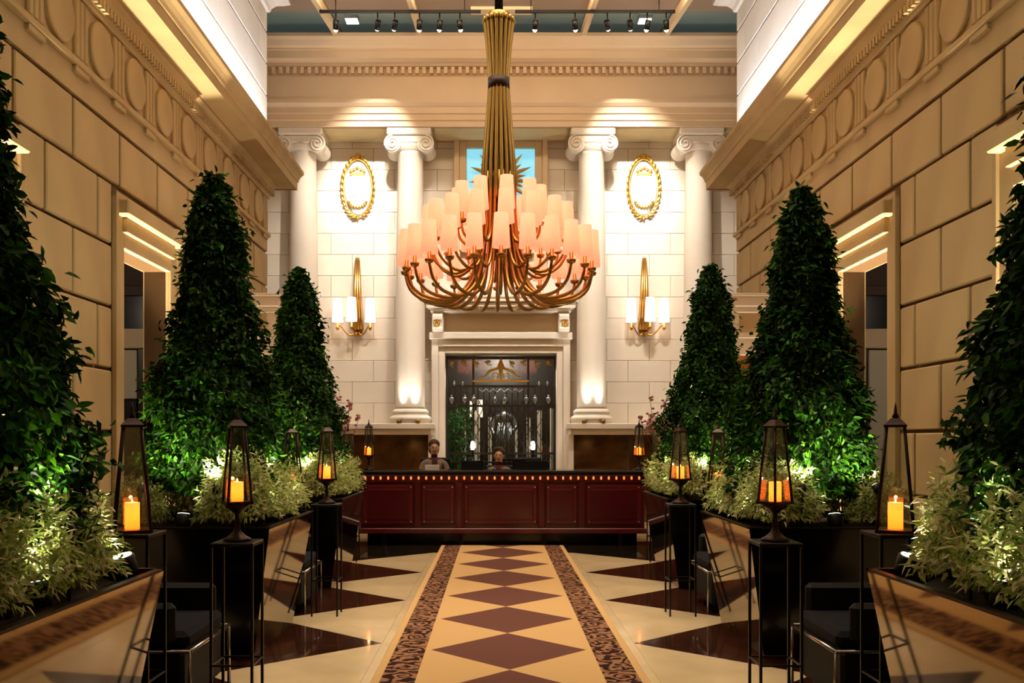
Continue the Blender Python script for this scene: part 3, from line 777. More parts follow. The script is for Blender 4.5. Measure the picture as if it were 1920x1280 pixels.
for k in range(-6, 7):
    for e in (-1, 1):
        if abs(k*0.135)+0.26 < 1.02: link('lattice_bar', lat, None, gt, (k*0.135, -0.015, 1.70), (0, e*0.48, 0))
ros = MB().ball((0, 0, 0), 0.045, 0.025, 0.055, 10, 8); ros.ball((0, 0, 0.06), 0.02, 0.02, 0.03, 8, 6); ros.ball((0, 0, -0.06), 0.02, 0.02, 0.03, 8, 6); ros = ros.mesh('rosette'); ros.materials.append(M['silver'])
for x in (-0.93, -0.68, -0.51, -0.11, 0.08, 0.48, 0.65, 0.90): link('rosette', ros, None, gt, (x, -0.04, 2.27))
zz = MB().tube([(-0.42+0.07*k, -0.04, 2.47-(0.06 if k % 2 else 0.0)) for k in range(13)], 0.012, 6).build('zigzag', 'silver', gt)
pbox('pediment_bar', gt, -0.53, 0.53, -0.06, -0.02, 2.60, 2.635, 'gold_leaf')
for e in (-1, 1):
    MB().tube([(e*0.40, -0.05, 2.68), (e*0.30, -0.05, 2.70), (e*0.22, -0.05, 2.80), (e*0.12, -0.05, 2.84), (e*0.05, -0.05, 2.86), (0, -0.05, 3.0)], [0.012, 0.02, 0.026, 0.026, 0.03, 0.02], 8).build('scroll', 'gold_leaf', gt)
    MB().tube([(e*(0.10+0.055*math.cos(2*PI*k/14)), -0.05, 2.72+0.055*math.sin(2*PI*k/14)) for k in range(15)], 0.012, 6, cap=False).build('ring', 'gold_leaf', gt)
MB().tube([(0, -0.05, 2.64), (0, -0.05, 2.9), (0, -0.05, 3.06)], [0.02, 0.05, 0.008], 8).build('finial', 'gold_leaf', gt)
orn = MB().ball((0, 0, 0), 0.05, 0.02, 0.035, 8, 6)
orn.tube([(-0.06, 0, 0.03), (-0.02, 0, -0.05), (0.05, 0, -0.07)], 0.012, 6); orn = orn.mesh('leaf_ornament'); orn.materials.append(M['gold_leaf'])
for i, x in enumerate((-0.92, -0.70, -0.46, -0.24, 0.22, 0.44, 0.70, 0.9)): link('leaf_ornament', orn, None, gt, (x, -0.03, 2.96+0.02*(i % 2)), (0, 0.3*(-1)**i, 0))
for i, x in enumerate((-0.88, -0.72, 0.72, 0.88)): link('spear_tip', ros, None, gt, (x, -0.02, 2.57)).scale = (0.5, 0.5, 0.6)

# ------------------------------------------------------------------ skinned figures
def skin_mesh(name, verts, edges, radii, root, sub=2):
    me = bpy.data.meshes.new(name+'_tmp'); me.from_pydata(verts, edges, []); ob = bpy.data.objects.new(name+'_tmp', me); COL.objects.link(ob)
    ob.modifiers.new('s', 'SKIN'); sv = me.skin_vertices[0].data
    for i, r in enumerate(radii):
        sv[i].radius = r if isinstance(r, tuple) else (r, r); sv[i].use_root = (i == root)
    ob.modifiers['s'].use_smooth_shade = True
    ss = ob.modifiers.new('u', 'SUBSURF'); ss.levels = sub; ss.render_levels = sub
    dg = bpy.context.evaluated_depsgraph_get(); dg.update()
    out = bpy.data.meshes.new_from_object(ob.evaluated_get(dg)); out.name = name
    bpy.data.objects.remove(ob); bpy.data.meshes.remove(me)
    for p in out.polygons: p.use_smooth = True
    return out
def person(loc, label, seat, turn, hair_long):
    o = empty('person', loc, turn, label=label, cat='person')
    V = []; E = []; R = []
    def v(p, r): V.append(p); R.append(r); return len(V)-1
    def chain(a, pts):
        for p, r in pts:
            b = v(p, r); E.append((a, b)); a = b
        return a
    h = seat
    pel = v((0, 0, h+0.10), (0.15, 0.11))
    ab = chain(pel, [((0, 0.0, h+0.28), (0.135, 0.10)), ((0, -0.01, h+0.42), (0.16, 0.11))])
    sh = chain(ab, [((0, -0.01, h+0.53), (0.12, 0.085))])
    nk = chain(sh, [((0, -0.01, h+0.60), 0.052), ((0, -0.025, h+0.655), 0.055)])
    hd = chain(nk, [((0, -0.035, h+0.71), (0.066, 0.078)), ((0, -0.03, h+0.78), (0.076, 0.094)), ((0, -0.02, h+0.845), (0.058, 0.072))])
    for e in (-1, 1):
        hp = chain(pel, [((e*0.10, -0.08, h+0.07), 0.088), ((e*0.13, -0.42, h+0.06), 0.062), ((e*0.13, -0.45, h-0.20), 0.055), ((e*0.13, -0.44, h-0.42), 0.04), ((e*0.13, -0.56, h-0.46), 0.035)])
        s1 = chain(sh, [((e*0.17, -0.01, h+0.51), 0.062), ((e*0.215, -0.05, h+0.36), 0.05), ((e*0.22, -0.12, h+0.22), 0.043), ((e*0.15, -0.32, h+0.21), 0.034), ((e*0.12, -0.37, h+0.21), (0.034, 0.018)), ((e*0.105, -0.42, h+0.21), (0.038, 0.014))])
        for q in range(4):
            ox = e*(0.135-0.02*q)
            chain(s1, [((ox, -0.465, h+0.212), 0.0085), ((ox*0.96, -0.49-0.006*(q in (1, 2)), h+0.205), 0.008), ((ox*0.94, -0.505-0.01*(q in (1, 2)), h+0.192), 0.007)])
        chain(len(V)-1-12-1, [((e*0.09, -0.385, h+0.215), 0.011), ((e*0.07, -0.415, h+0.21), 0.009), ((e*0.066, -0.435, h+0.203), 0.008)])
    me = skin_mesh('body', V, E, R, 0)
    for k in ('skin', 'jacket', 'trousers', 'scarf'): me.materials.append(M[k])
    for p in me.polygons:
        c = p.center
        if c.z > h+0.655: p.material_index = 0
        elif c.z > h+0.575 and abs(c.x) < 0.09: p.material_index = 3
        elif c.y < -0.345 and c.z > h+0.15: p.material_index = 0
        elif c.z < h+0.14: p.material_index = 2
        elif abs(c.x) < 0.045 and c.y < -0.04 and c.z > h+0.34: p.material_index = 3
        else: p.material_index = 1
    link('body', me, None, o)
    nose = MB().add([(0, -0.145, h+0.735), (-0.014, -0.115, h+0.73), (0.014, -0.115, h+0.73), (0, -0.118, h+0.775)], [(0, 1, 3), (0, 3, 2), (0, 2, 1)]).build('nose', 'skin', o)
    for e in (-1, 1):
        MB().ball((e*0.03, -0.112, h+0.772), 0.011, 0.007, 0.007, 8, 6).build('eye', 'eye', o)
        MB().ball((e*0.073, -0.02, h+0.755), 0.009, 0.018, 0.03, 8, 6).build('ear', 'skin', o)
    MB().ball((0, -0.110, h+0.705), 0.024, 0.008, 0.007, 10, 6).build('mouth', 'lip', o)
    hb = MB().ball((0, 0.005, h+0.815), 0.092, 0.102, 0.085, 16, 10)
    if hair_long:
        hb.ball((0, 0.045, h+0.74), 0.088, 0.065, 0.10, 14, 8)
    else:
        hb.ball((0.0, 0.06, h+0.80), 0.07, 0.05, 0.07, 12, 8); hb.ball((-0.02, -0.05, h+0.865), 0.06, 0.05, 0.035, 12, 8)
    hb.build('hair', 'hair', o)
    return o
person((-1.07, 14.78, 0), 'receptionist in grey jacket and dark red scarf behind the left part of the desk', 0.62, 0.15, True)
person((-0.04, 14.78, 0), 'receptionist in grey jacket seated in front of the gate at the desk centre', 0.50, -0.1, False)
def stool(x, y, h, label):
    o = empty('office_chair', (x, y, 0), label=label, cat='chair')
    MB().box(-0.22, 0.22, -0.2, 0.22, h-0.07, h, 0.02).build('seat', 'leather', o)
    MB().tube([(0, 0, 0.08), (0, 0, h-0.07)], 0.03, 10).build('stem', 'black_metal', o)
    for k in range(5):
        a = 2*PI*k/5; MB().tube([(0, 0, 0.10), (0.27*math.cos(a), 0.27*math.sin(a), 0.05)], 0.02, 6).ball((0.27*math.cos(a), 0.27*math.sin(a), 0.025), 0.025, n=8, m=6).build('foot', 'black_metal', o)
    MB().box(-0.24, 0.24, 0.24, 0.30, h+0.12, h+0.62, 0.03).build('backrest', 'leather', o)
    MB().tube([(0, 0.1, h-0.06), (0, 0.27, h-0.02), (0, 0.27, h+0.2)], 0.02, 8).build('back_bar', 'black_metal', o)
stool(-1.07, 14.82, 0.60, 'black swivel chair under the receptionist at the left of the desk')
stool(-0.04, 14.82, 0.48, 'black swivel chair under the receptionist in front of the gate')
stool(0.42, 15.1, 0.60, 'empty black swivel chair behind the middle of the desk')

# statue on plinth behind the gate
st = empty('statue', (0.08, 19.0, 0), label='silver draped statue on a plinth behind the iron gate', cat='statue')
MB().box(-0.25, 0.25, -0.25, 0.25, 0, 1.15, 0.02).build('plinth', 'black_stone', st)
V = [(0, 0, 1.25), (0, 0, 1.5), (0, 0, 1.75), (0, 0, 2.0), (0, 0, 2.1), (0, -0.02, 2.22), (0, -0.01, 2.32), (-0.18, 0, 1.97), (-0.26, -0.05, 1.75), (-0.2, -0.15, 1.6), (0.18, 0, 1.97), (0.25, -0.04, 1.76), (0.15, -0.16, 1.68)]
me = skin_mesh('figure', V, [(0, 1), (1, 2), (2, 3), (3, 4), (4, 5), (5, 6), (3, 7), (7, 8), (8, 9), (3, 10), (10, 11), (11, 12)], [(0.20, 0.18), (0.17, 0.14), (0.15, 0.11), (0.13, 0.09), 0.05, (0.07, 0.085), 0.055, 0.06, 0.05, 0.035, 0.06, 0.05, 0.035], 0)
link('figure', me, 'silver', st)
fold = MB()
for k in range(9):
    a = PI+PI*k/8; fold.tube([(0.20*math.cos(a), 0.18*math.sin(a), 1.17), (0.175*math.cos(a+.2), 0.15*math.sin(a+.2), 1.5), (0.13*math.cos(a+.5), 0.10*math.sin(a+.5), 1.85)], [0.03, 0.022, 0.012], 6)
fold.build('drapery', 'silver', st)

# ------------------------------------------------------------------ reception desk
dk = empty('reception_desk', (0, 13.3, 0), label='long dark red mahogany reception desk with a row of amber lights', cat='desk')
MB().box(-2.03, 2.03, 0.03, 0.62, 0.17, 1.02).build('body', 'mahogany_dark', dk)
MB().box(-2.08, 2.08, -0.05, 0.70, 1.025, 1.07, 0.012).build('top', 'black_stone', dk)
MB().box(-1.95, 1.95, 0.22, 0.55, 0, 0.17).build('plinth', 'black_lacquer', dk)
for x in (-1.7, -0.6, 0.6, 1.7): pbox('foot', dk, x-0.03, x+0.03, 0.10, 0.2, 0, 0.17, 'bronze')
pbox('cornice_strip', dk, -2.04, 2.04, 0.0, 0.04, 0.90, 1.02, 'mahogany_dark', 0.006)
pbox('base_strip', dk, -2.05, 2.05, -0.02, 0.04, 0.17, 0.245, 'mahogany', 0.008)
for a, b in ((-1.98, -1.27), (-1.15, -0.68), (-0.55, 0.50), (0.62, 1.07), (1.20, 1.98)):
    p = pbox('panel', dk, a, b, 0.005, 0.035, 0.30, 0.86, 'mahogany', 0.012)
    c = (a+b)/2; hw = (b-a)/2
    pbox('panel_field', p, -hw+0.06, hw-0.06, -0.024, -0.014, -0.22, 0.22, 'mahogany_dark', 0.006)
    for ex in (-1, 1):
        for ez in (-1, 1):
            MB().ball((ex*(hw-0.035), -0.02, ez*0.245), 0.011, 0.008, 0.011, 8, 6).build('stud', 'steel', p)
for x in (-1.21, -0.615, 0.56, 1.135): pbox('stile', dk, x-0.045, x+0.045, -0.005, 0.035, 0.245, 0.90, 'mahogany_dark', 0.008)
bd = MB().ball((0, 0, 0), 0.016, 0.012, 0.027, 8, 6).mesh('bead_lamp'); bd.materials.append(M['bead'])
for k in range(37): link('bead_lamp', bd, None, dk, (-1.95+k*0.1083, -0.012, 0.962))
light('desk_glow', 'AREA', (0, 13.22, 1.0), 0.6, (1, 0.5, 0.2), parent=dk, target=(0, 13.27, 0.5), size=3.9, size_y=0.02)
# things on and behind the desk
def monitor(x, lab):
    o = empty('monitor', (x, 14.18, 1.0), label=lab, cat='monitor')
    MB().box(-0.17, 0.17, -0.02, 0.02, 0.03, 0.19, 0.006).build('screen_back', 'leather', o)
    MB().tube([(0, 0.02, -0.2), (0, 0.02, 0.1)], 0.02, 8).build('stand', 'black_metal', o)
    MB().box(-0.1, 0.1, -0.06, 0.1, -0.215, -0.2).build('foot', 'black_metal', o)
pbox_desk = MB().box(-1.95, 1.95, 14.03, 14.42, 0.76, 0.785).box(-1.95, -1.9, 14.05, 14.4, 0, 0.76).box(1.9, 1.95, 14.05, 14.4, 0, 0.76)
tag(pbox_desk.build('work_counter', 'mahogany_dark'), 'lower work counter on the staff side of the reception desk', 'counter')
monitor(-0.45, 'black monitor between the two receptionists'); monitor(0.53, 'black monitor to the right of the seated receptionist')
pp = MB()
for k in range(6): pp.box(-0.1, 0.1, -0.07, 0.07, k*0.012, k*0.012+0.010)
tag(pp.build('paper_stack', 'paper', None, (-1.02, 13.6, 1.071)), 'white stack of papers on the desk before the left receptionist', 'papers')

# ------------------------------------------------------------------ lanterns
def lantern(name, hb, ht, gh, foot, label=None):
    """obelisk glass lantern; foot=True puts it on a goblet foot"""
    o = empty(name, (0, 0, 0), label=label, cat='lantern')
    z0 = 0.0
    if foot:
        MB().lathe([(0.075, 0), (0.075, 0.012), (0.05, 0.025), (0.022, 0.05), (0.014, 0.08), (0.018, 0.10), (0.013, 0.12), (0.013, 0.145), (0.035, 0.165), (0.062, 0.185), (0.07, 0.2)], 16).build('foot', 'bronze', o)
        z0 = 0.2
    MB().box(-hb-0.008, hb+0.008, -hb-0.008, hb+0.008, z0, z0+0.015).build('base', 'bronze', o)
    zb, zt = z0+0.015, z0+gh
    for ex, ey in ((-1, -1), (1, -1), (1, 1), (-1, 1)):
        MB().tube([(ex*hb, ey*hb, zb), (ex*ht, ey*ht, zt)], 0.0075 if foot else 0.009, 6).build('post', 'bronze', o)
    for k in range(4):
        c, s_ = math.cos(k*PI/2), math.sin(k*PI/2)
        q = [(-hb, -hb, zb), (hb, -hb, zb), (ht, -ht, zt), (-ht, -ht, zt)]
        q2 = [(x, y+0.003, z) for x, y, z in q]
        rot = lambda p: (p[0]*c-p[1]*s_, p[0]*s_+p[1]*c, p[2])
        MB().add([rot(p) for p in q+q2], [(0, 1, 2, 3), (7, 6, 5, 4), (0, 4, 5, 1), (1, 5, 6, 2), (2, 6, 7, 3), (3, 7, 4, 0)]).build('glass_pane', 'glass', o)
    t = ht+0.012
    MB().sweep([[(-a, -a, z), (a, -a, z), (a, a, z), (-a, a, z)] for a, z in ((t, zt), (t, zt+0.012), (t*0.75, zt+0.025), (t*0.4, zt+0.045))]).build('cap', 'bronze', o)
    MB().lathe([(0.012, zt+0.04), (0.018, zt+0.055), (0.009, zt+0.07), (0.006, zt+0.10), (0.001, zt+0.125)], 10).build('finial', 'bronze', o)
    cr, chh = (0.033, 0.105) if foot else (0.036, 0.135)
    cd = MB().lathe([(cr, zb), (cr, zb+chh), (cr-0.006, zb+chh), (cr-0.006, zb+0.01)], 16).build('candle', 'candle', o)
    MB().lathe([(0.002, zb+chh-0.014), (0.006, zb+chh-0.004), (0.004, zb+chh+0.008), (0.0005, zb+chh+0.02)], 8).build('flame', 'flame', cd)
    light('candle_light', 'POINT', (0, 0, zb+chh+0.008), 1.0, (1.0, 0.60, 0.25), parent=o, size=0.007)
    light('wax_glow', 'POINT', (0, 0, zb+chh-0.03), 0.26, (1.0, 0.76, 0.42), parent=o, size=0.008)
    return o
lanB = lantern('goblet_lantern', 0.062, 0.034, 0.41, True); lanA = lantern('obelisk_lantern', 0.085, 0.042, 0.53, False)
def table(name, h, half):
    o = empty(name)
    MB().box(-half, half, -half, half, h-0.02, h, 0.004).build('top', 'black_metal', o)
    for ex in (-1, 1):
        for ey in (-1, 1):
            MB().box(ex*half*0.94-0.007, ex*half*0.94+0.007, ey*half*0.94-0.007, ey*half*0.94+0.007, 0, h-0.02).build('leg', 'black_metal', o)
    st_ = MB()
    for e in (-1, 1):
        st_.box(-half*.94, half*.94, e*half*.94-0.005, e*half*.94+0.005, 0.30, 0.31); st_.box(e*half*.94-0.005, e*half*.94+0.005, -half*.94, half*.94, 0.30, 0.31)
    st_.build('stretcher', 'black_metal', o)
    return o
tabB = table('lantern_stand', 0.955, 0.115); tabA = table('tall_lantern_stand', 1.035, 0.13)
def place(proto, first, loc, rz, label, cat, group):
    o = proto if first else copy_tree(proto)
    o.location = loc; o.rotation_euler = (0, 0, rz); tag(o, label, cat, group); return o
SPOTB = [(-1.49, 5.05, 'between the front and middle left planters'), (-1.55, 8.05, 'between the middle and far left planters'), (1.42, 5.05, 'between the front and middle right planters'), (1.50, 8.05, 'between the middle and far right planters')]
for i, (x, y, lab) in enumerate(SPOTB):
    place(tabB, i == 0, (x, y, 0), 0, f'thin-legged black stand under the goblet lantern {lab}', 'stand', 'thin-legged lantern stands')
    place(lanB, i == 0, (x, y, 0.9555), 0.5, f'goblet-footed candle lantern {lab}', 'lantern', 'goblet candle lanterns')
for x, lab in ((-1.93, 'left'), (1.98, 'right')):
    place(lanB, False, (x, 13.5, 1.0705), 0.5, f'goblet-footed candle lantern on the {lab} end of the reception desk', 'lantern', 'goblet candle lanterns')
SPOTA = [(-1.93, 4.72, 'behind the front left planter'), (-2.08, 9.1, 'in the gap before the far left planter'), (-1.93, 11.6, 'behind the far left planter'),
         (1.93, 4.72, 'behind the front right planter'), (2.08, 9.1, 'in the gap before the far right planter'), (1.93, 11.6, 'behind the far right planter')]
for i, (x, y, lab) in enumerate(SPOTA):
    place(tabA, i == 0, (x, y, 0), 0, f'tall thin-legged stand under the obelisk lantern {lab}', 'stand', 'tall lantern stands')
    place(lanA, i == 0, (x, y, 1.0355), 0.42 if x < 0 else -0.42, f'large obelisk glass lantern {lab}', 'lantern', 'obelisk glass lanterns')
# two candle lamps on a shelf in front of the gate
sh = tag(MB().box(-0.9, 0.9, 17.05, 17.25, 1.08, 1.11).box(-0.85, -0.8, 17.08, 17.22, 0, 1.08).box(0.8, 0.85, 17.08, 17.22, 0, 1.08).build('console_table', 'dark_wood'), 'dark console table in front of the iron gate', 'table')
def candle_lamp(x, lab):
    o = empty('candle_lamp', (x, 17.15, 1.1105), label=lab, cat='lamp')
    MB().lathe([(0.07, 0), (0.07, 0.01), (0.02, 0.03), (0.015, 0.18), (0.04, 0.2), (0.04, 0.215)], 12).build('base', 'bronze', o)
    MB().lathe([(0.03, 0.215), (0.04, 0.26), (0.035, 0.32), (0.02, 0.37)], 12).build('globe', 'lens', o)
candle_lamp(-0.52, 'small glowing candle lamp in front of the gate, left of the statue'); candle_lamp(0.59, 'small glowing candle lamp in front of the gate, right of the statue')

# ------------------------------------------------------------------ lounge chairs
def lounge_chair():
    o = empty('lounge_chair')
    MB().box(-0.32, 0.30, -0.34, 0.34, 0.36, 0.46, 0.03).build('seat', 'navy', o)
    MB().box(-0.30, 0.34, -0.35, 0.35, 0.06, 0.355, 0.02).build('shade_box', 'leather', o)  # black box added to stand for the dark gap under the seat
    MB().sweep([[(0.24+0.10*(z-0.4)/0.5, -0.36, z) for z in (0.40, 0.86)]+[(0.34+0.10*(z-0.4)/0.5, -0.36, z) for z in (0.86, 0.40)],
                [(0.24+0.10*(z-0.4)/0.5, 0.36, z) for z in (0.40, 0.86)]+[(0.34+0.10*(z-0.4)/0.5, 0.36, z) for z in (0.86, 0.40)]]).build('backrest', 'leather', o)
    for e in (-1, 1):
        MB().box(-0.26, 0.30, e*0.36-0.035, e*0.36+0.035, 0.40, 0.62, 0.025).build('armrest', 'leather', o)
        MB().tube([(-0.34, e*0.37, 0.0), (-0.34, e*0.37, 0.36), (0.36, e*0.37, 0.36), (0.38, e*0.37, 0.0)], 0.012, 6).build('side_frame', 'steel', o)
    MB().tube([(-0.34, -0.37, 0.36), (-0.34, 0.37, 0.36)], 0.012, 6).build('front_rail', 'steel', o)
    return o
lc = lounge_chair()
CH = [(-2.08, 5.40, 0, 'front and middle left planters'), (-2.08, 8.43, 0, 'middle and far left planters'), (2.08, 5.40, PI, 'front and middle right planters'), (2.08, 8.43, PI, 'middle and far right planters')]
lc_first = True
for x, y, a, lab in CH:
    place(lc, lc_first, (x, y, 0), a+PI, f'low dark lounge chair with steel frame between the {lab}', 'chair', 'lounge chairs between planters'); lc_first = False

# ------------------------------------------------------------------ planters
PL = [(2.8, 4.3, 'front'), (6.3, 7.8, 'middle'), (9.3, 10.85, 'far')]
XI, XO = 1.62, 2.84
def planter(s, y0, y1, lab):
    o = empty('planter', (s*(XI+XO)/2, (y0+y1)/2, 0), label=lab, cat='planter', group='tapered mirror planters')
    hx, hy = (XO-XI)/2, (y1-y0)/2; t = 0.14; H = 0.9
    T = [(-hx, -hy), (hx, -hy), (hx, hy), (-hx, hy)]; Bt = [(-hx+t, -hy+t), (hx-t, -hy+t), (hx-t, hy-t), (-hx+t, hy-t)]
    for k in range(4):
        a, b = T[k], T[(k+1) % 4]; c, d = Bt[(k+1) % 4], Bt[k]
        ia = lambda p: (p[0]*0.975, p[1]*0.975)
        vs = [(*d, 0.0), (*c, 0.0), (*b, H), (*a, H), (*ia(d), 0.0), (*ia(c), 0.0), (*ia(b), H), (*ia(a), H)]
        front = k in (0, 2)
        MB().add(vs, [(0, 1, 2, 3), (7, 6, 5, 4), (0, 4, 5, 1), (1, 5, 6, 2), (2, 6, 7, 3), (3, 7, 4, 0)]).build('front_panel' if front else 'mirror_panel', 'black_lacquer' if front else 'mirror', o)
    r = MB(); w_ = 0.03
    r.box(-hx-.005, hx+.005, -hy-.005, -hy+w_, H, H+0.012); r.box(-hx-.005, hx+.005, hy-w_, hy+.005, H, H+0.012)
    r.box(-hx-.005, -hx+w_, -hy, hy, H, H+0.012); r.box(hx-w_, hx+.005, -hy, hy, H, H+0.012)
    r.build('rim', 'bronze', o)
    so = MB(); n = 12; vs = []; fs = []
    rr = random.Random(3)
    for i in range(n+1):
        for j in range(n+1):
            vs.append((-hx*.96+2*hx*.96*i/n, -hy*.96+2*hy*.96*j/n, H-0.05+rr.uniform(-.015, .03)))
    for i in range(n):
        for j in range(n): fs.append((i*(n+1)+j, (i+1)*(n+1)+j, (i+1)*(n+1)+j+1, i*(n+1)+j+1))
    so.add(vs, fs, True).build('soil', 'soil', o)
    return o
# ------------------------------------------------------------------ foliage
def leaves(name, P, D, Nn, L, Wd, C, m):
    """P positions, D tip directions, Nn normals (arrays); six-sided folded leaves joined in one mesh"""
    n = len(P); D = D/np.linalg.norm(D, axis=1)[:, None]
    S = np.cross(D, Nn); S /= np.linalg.norm(S, axis=1)[:, None]+1e-9; U = np.cross(S, D)
    L = L[:, None]; Wd = Wd[:, None]
    vs = np.stack([P, P+D*L*.3+S*Wd*.5+U*Wd*.18, P+D*L*.68+S*Wd*.38+U*Wd*.12-U*L*.04, P+D*L-U*L*.12, P+D*L*.68-S*Wd*.38+U*Wd*.12-U*L*.04, P+D*L*.3-S*Wd*.5+U*Wd*.18], 1).reshape(-1, 3)
    base = (np.arange(n)*6)[:, None]
    f = np.concatenate([base+np.array([0, 1, 2, 3]), base+np.array([0, 3, 4, 5])], 1).reshape(-1, 4)
    me = bpy.data.meshes.new(name); me.vertices.add(n*6); me.vertices.foreach_set('co', vs.ravel().astype(np.float32))
    me.loops.add(n*8); me.loops.foreach_set('vertex_index', f.ravel().astype(np.int32))
    me.polygons.add(n*2); me.polygons.foreach_set('loop_start', (np.arange(n*2)*4).astype(np.int32))
    me.update(calc_edges=True)
    at = me.attributes.new('tint', 'FLOAT_COLOR', 'POINT')
    cc = np.repeat(np.concatenate([C, np.ones((n, 1))], 1), 6, axis=0)
    at.data.foreach_set('color', cc.ravel().astype(np.float32))
    me.materials.append(M[m]); me.validate(); return me
RN = np.random.default_rng(5)
def colset(n, cols, jit=0.25):
    C = np.array([s2l(c) for c in cols])[RN.integers(0, len(cols), n)]
    return C*(1+RN.uniform(-jit, jit, (n, 1)))
PZ = np.array([.85,1.0,1.3,1.8,2.0,2.2,2.4,2.6,2.85,3.05,3.25,3.38,3.46]); PR = np.array([.37,.42,.46,.44,.375,.315,.262,.225,.195,.17,.11,.06,.01])
GREENS = [(28, 64, 8), (38, 80, 8), (20, 46, 8), (54, 98, 10), (28, 50, 10), (16, 34, 8)]
def tree_mesh(n=19000):
    # choose heights in proportion to the girth
    zs = np.linspace(1.12, 3.45, 400); wgt = np.interp(zs, PZ, PR)+0.04; cdf = np.cumsum(wgt)/wgt.sum()
    z = np.interp(RN.random(n), cdf, zs); th = RN.random(n)*2*PI
    lump = 1+0.10*np.sin(3*th+2*z+RN.uniform(0, 6))+0.09*np.sin(6*th-5*z)+0.10*np.sin(13*z+4*th)+0.05*np.sin(23*z-7*th)
    R = np.interp(z, PZ, PR)*lump*(0.62+0.42*RN.random(n)**0.55)
    R += (RN.random(n) < 0.05)*RN.uniform(0.02, 0.09, n)
    P = np.stack([R*np.cos(th), R*np.sin(th), z], 1)
    out = np.stack([np.cos(th), np.sin(th), np.zeros(n)], 1)
    D = out*RN.uniform(0.1, 1.0, (n, 1))+np.array([0, 0, -0.55])+RN.normal(0, 0.55, (n, 3))
    Nn = out+RN.normal(0, 0.5, (n, 3))+np.array([0, 0, 0.5])
    return leaves('foliage', P, D, Nn, RN.uniform(0.04, 0.072, n), RN.uniform(0.021, 0.033, n), colset(n, GREENS), 'leaf_dark')
TREES = [tree_mesh() for _ in range(3)]
def bush_mesh(n=3000):
    th = RN.random(n)*2*PI; ph = np.arccos(RN.random(n)*1.1-0.1)
    r = (0.45+0.58*RN.random(n)**0.5)
    rad = np.array([0.27, 0.27, 0.36])
    dirv = np.stack([np.sin(ph)*np.cos(th), np.sin(ph)*np.sin(th), np.cos(ph)], 1)
    lump = 1+0.13*np.sin(5*th+4*ph)+0.1*np.sin(9*ph-3*th)
    P = dirv*rad*(r*lump)[:, None]
    D = dirv*RN.uniform(0.2, 1, (n, 1))+np.array([0, 0, -0.35])+RN.normal(0, 0.5, (n, 3))
    Nn = dirv+np.array([0, 0, 0.6])+RN.normal(0, 0.4, (n, 3))
    return leaves('foliage', P, D, Nn, RN.uniform(0.032, 0.058, n), RN.uniform(0.010, 0.017, n), colset(n, [(188, 192, 118), (164, 176, 90), (208, 206, 148), (118, 140, 56), (144, 162, 74), (220, 214, 166)], 0.2), 'leaf_pale')
BUSH = [bush_mesh() for _ in range(4)]
tw = MB()
for k in range(9):
    a = 2*PI*k/9; tw.tube([(0.03*math.cos(a), 0.03*math.sin(a), -0.06), (0.08*math.cos(a), 0.08*math.sin(a), 0.12), (0.16*math.cos(a+.3), 0.16*math.sin(a+.3), 0.26)], [0.007, 0.005, 0.003], 5)
tw_me = tw.mesh('stems'); tw_me.materials.append(M['bark'])
tk = MB().tube([(0, 0, 0.82), (0.02, 0.01, 1.6), (-0.01, 0.02, 2.4), (0, 0, 3.3)], [0.05, 0.04, 0.028, 0.01], 8)
for k in range(26):
    z = 1.0+k*0.085; a = k*2.4; r = float(np.interp(z+.1, PZ, PR))*0.8
    tk.tube([(0, 0, z), (r*.5*math.cos(a), r*.5*math.sin(a), z+.06), (r*math.cos(a), r*math.sin(a), z+.10)], [0.012, 0.008, 0.004], 5)
tk_me = tk.mesh('trunk'); tk_me.materials.append(M['bark'])
LEAF1 = None
def single_leaf():
    me = leaves('leaf', np.array([[0., 0, 0]]), np.array([[0., 0, 1]]), np.array([[0., -1, 0]]), np.array([0.085]), np.array([0.04]), np.array([s2l((42, 84, 10))]), 'leaf_dark'); return me
LEAF1 = single_leaf()
ul_body = MB().lathe([(0.045, 0.0), (0.05, 0.02), (0.05, 0.09), (0.042, 0.095)], 14).mesh('body'); ul_body.materials.append(M['black_metal'])
ul_spike = MB().tube([(0, 0, -0.33), (0, 0, 0.02)], [0.004, 0.014], 8).mesh('spike'); ul_spike.materials.append(M['black_metal'])
ul_lens = MB().lathe([(0.04, 0.092), (0.04, 0.097)], 14).mesh('lens'); ul_lens.materials.append(M['lens'])
def uplight(loc, tgt, en, spot, lab, col=(1.0, 0.92, 0.70), blend=0.8, spike=False, sc=1.0):
    o = empty('garden_uplight', loc, label=lab, cat='spotlight', group='small uplights')
    b = link('body', ul_body, None, o); link('lens', ul_lens, None, b)
    b.scale = (sc, sc, sc)
    if spike: link('spike', ul_spike, None, o)
    d = Vector(tgt)-Vector(loc); q = d.to_track_quat('Z', 'Y').to_euler(); b.rotation_euler = q
    L = Vector(loc)+d.normalized()*0.12
    light('uplight_beam', 'SPOT', tuple(L), en, col, parent=o, target=tgt, size=0.03, spot=spot, blend=blend)
    return o
ti = 0; UPW = 62
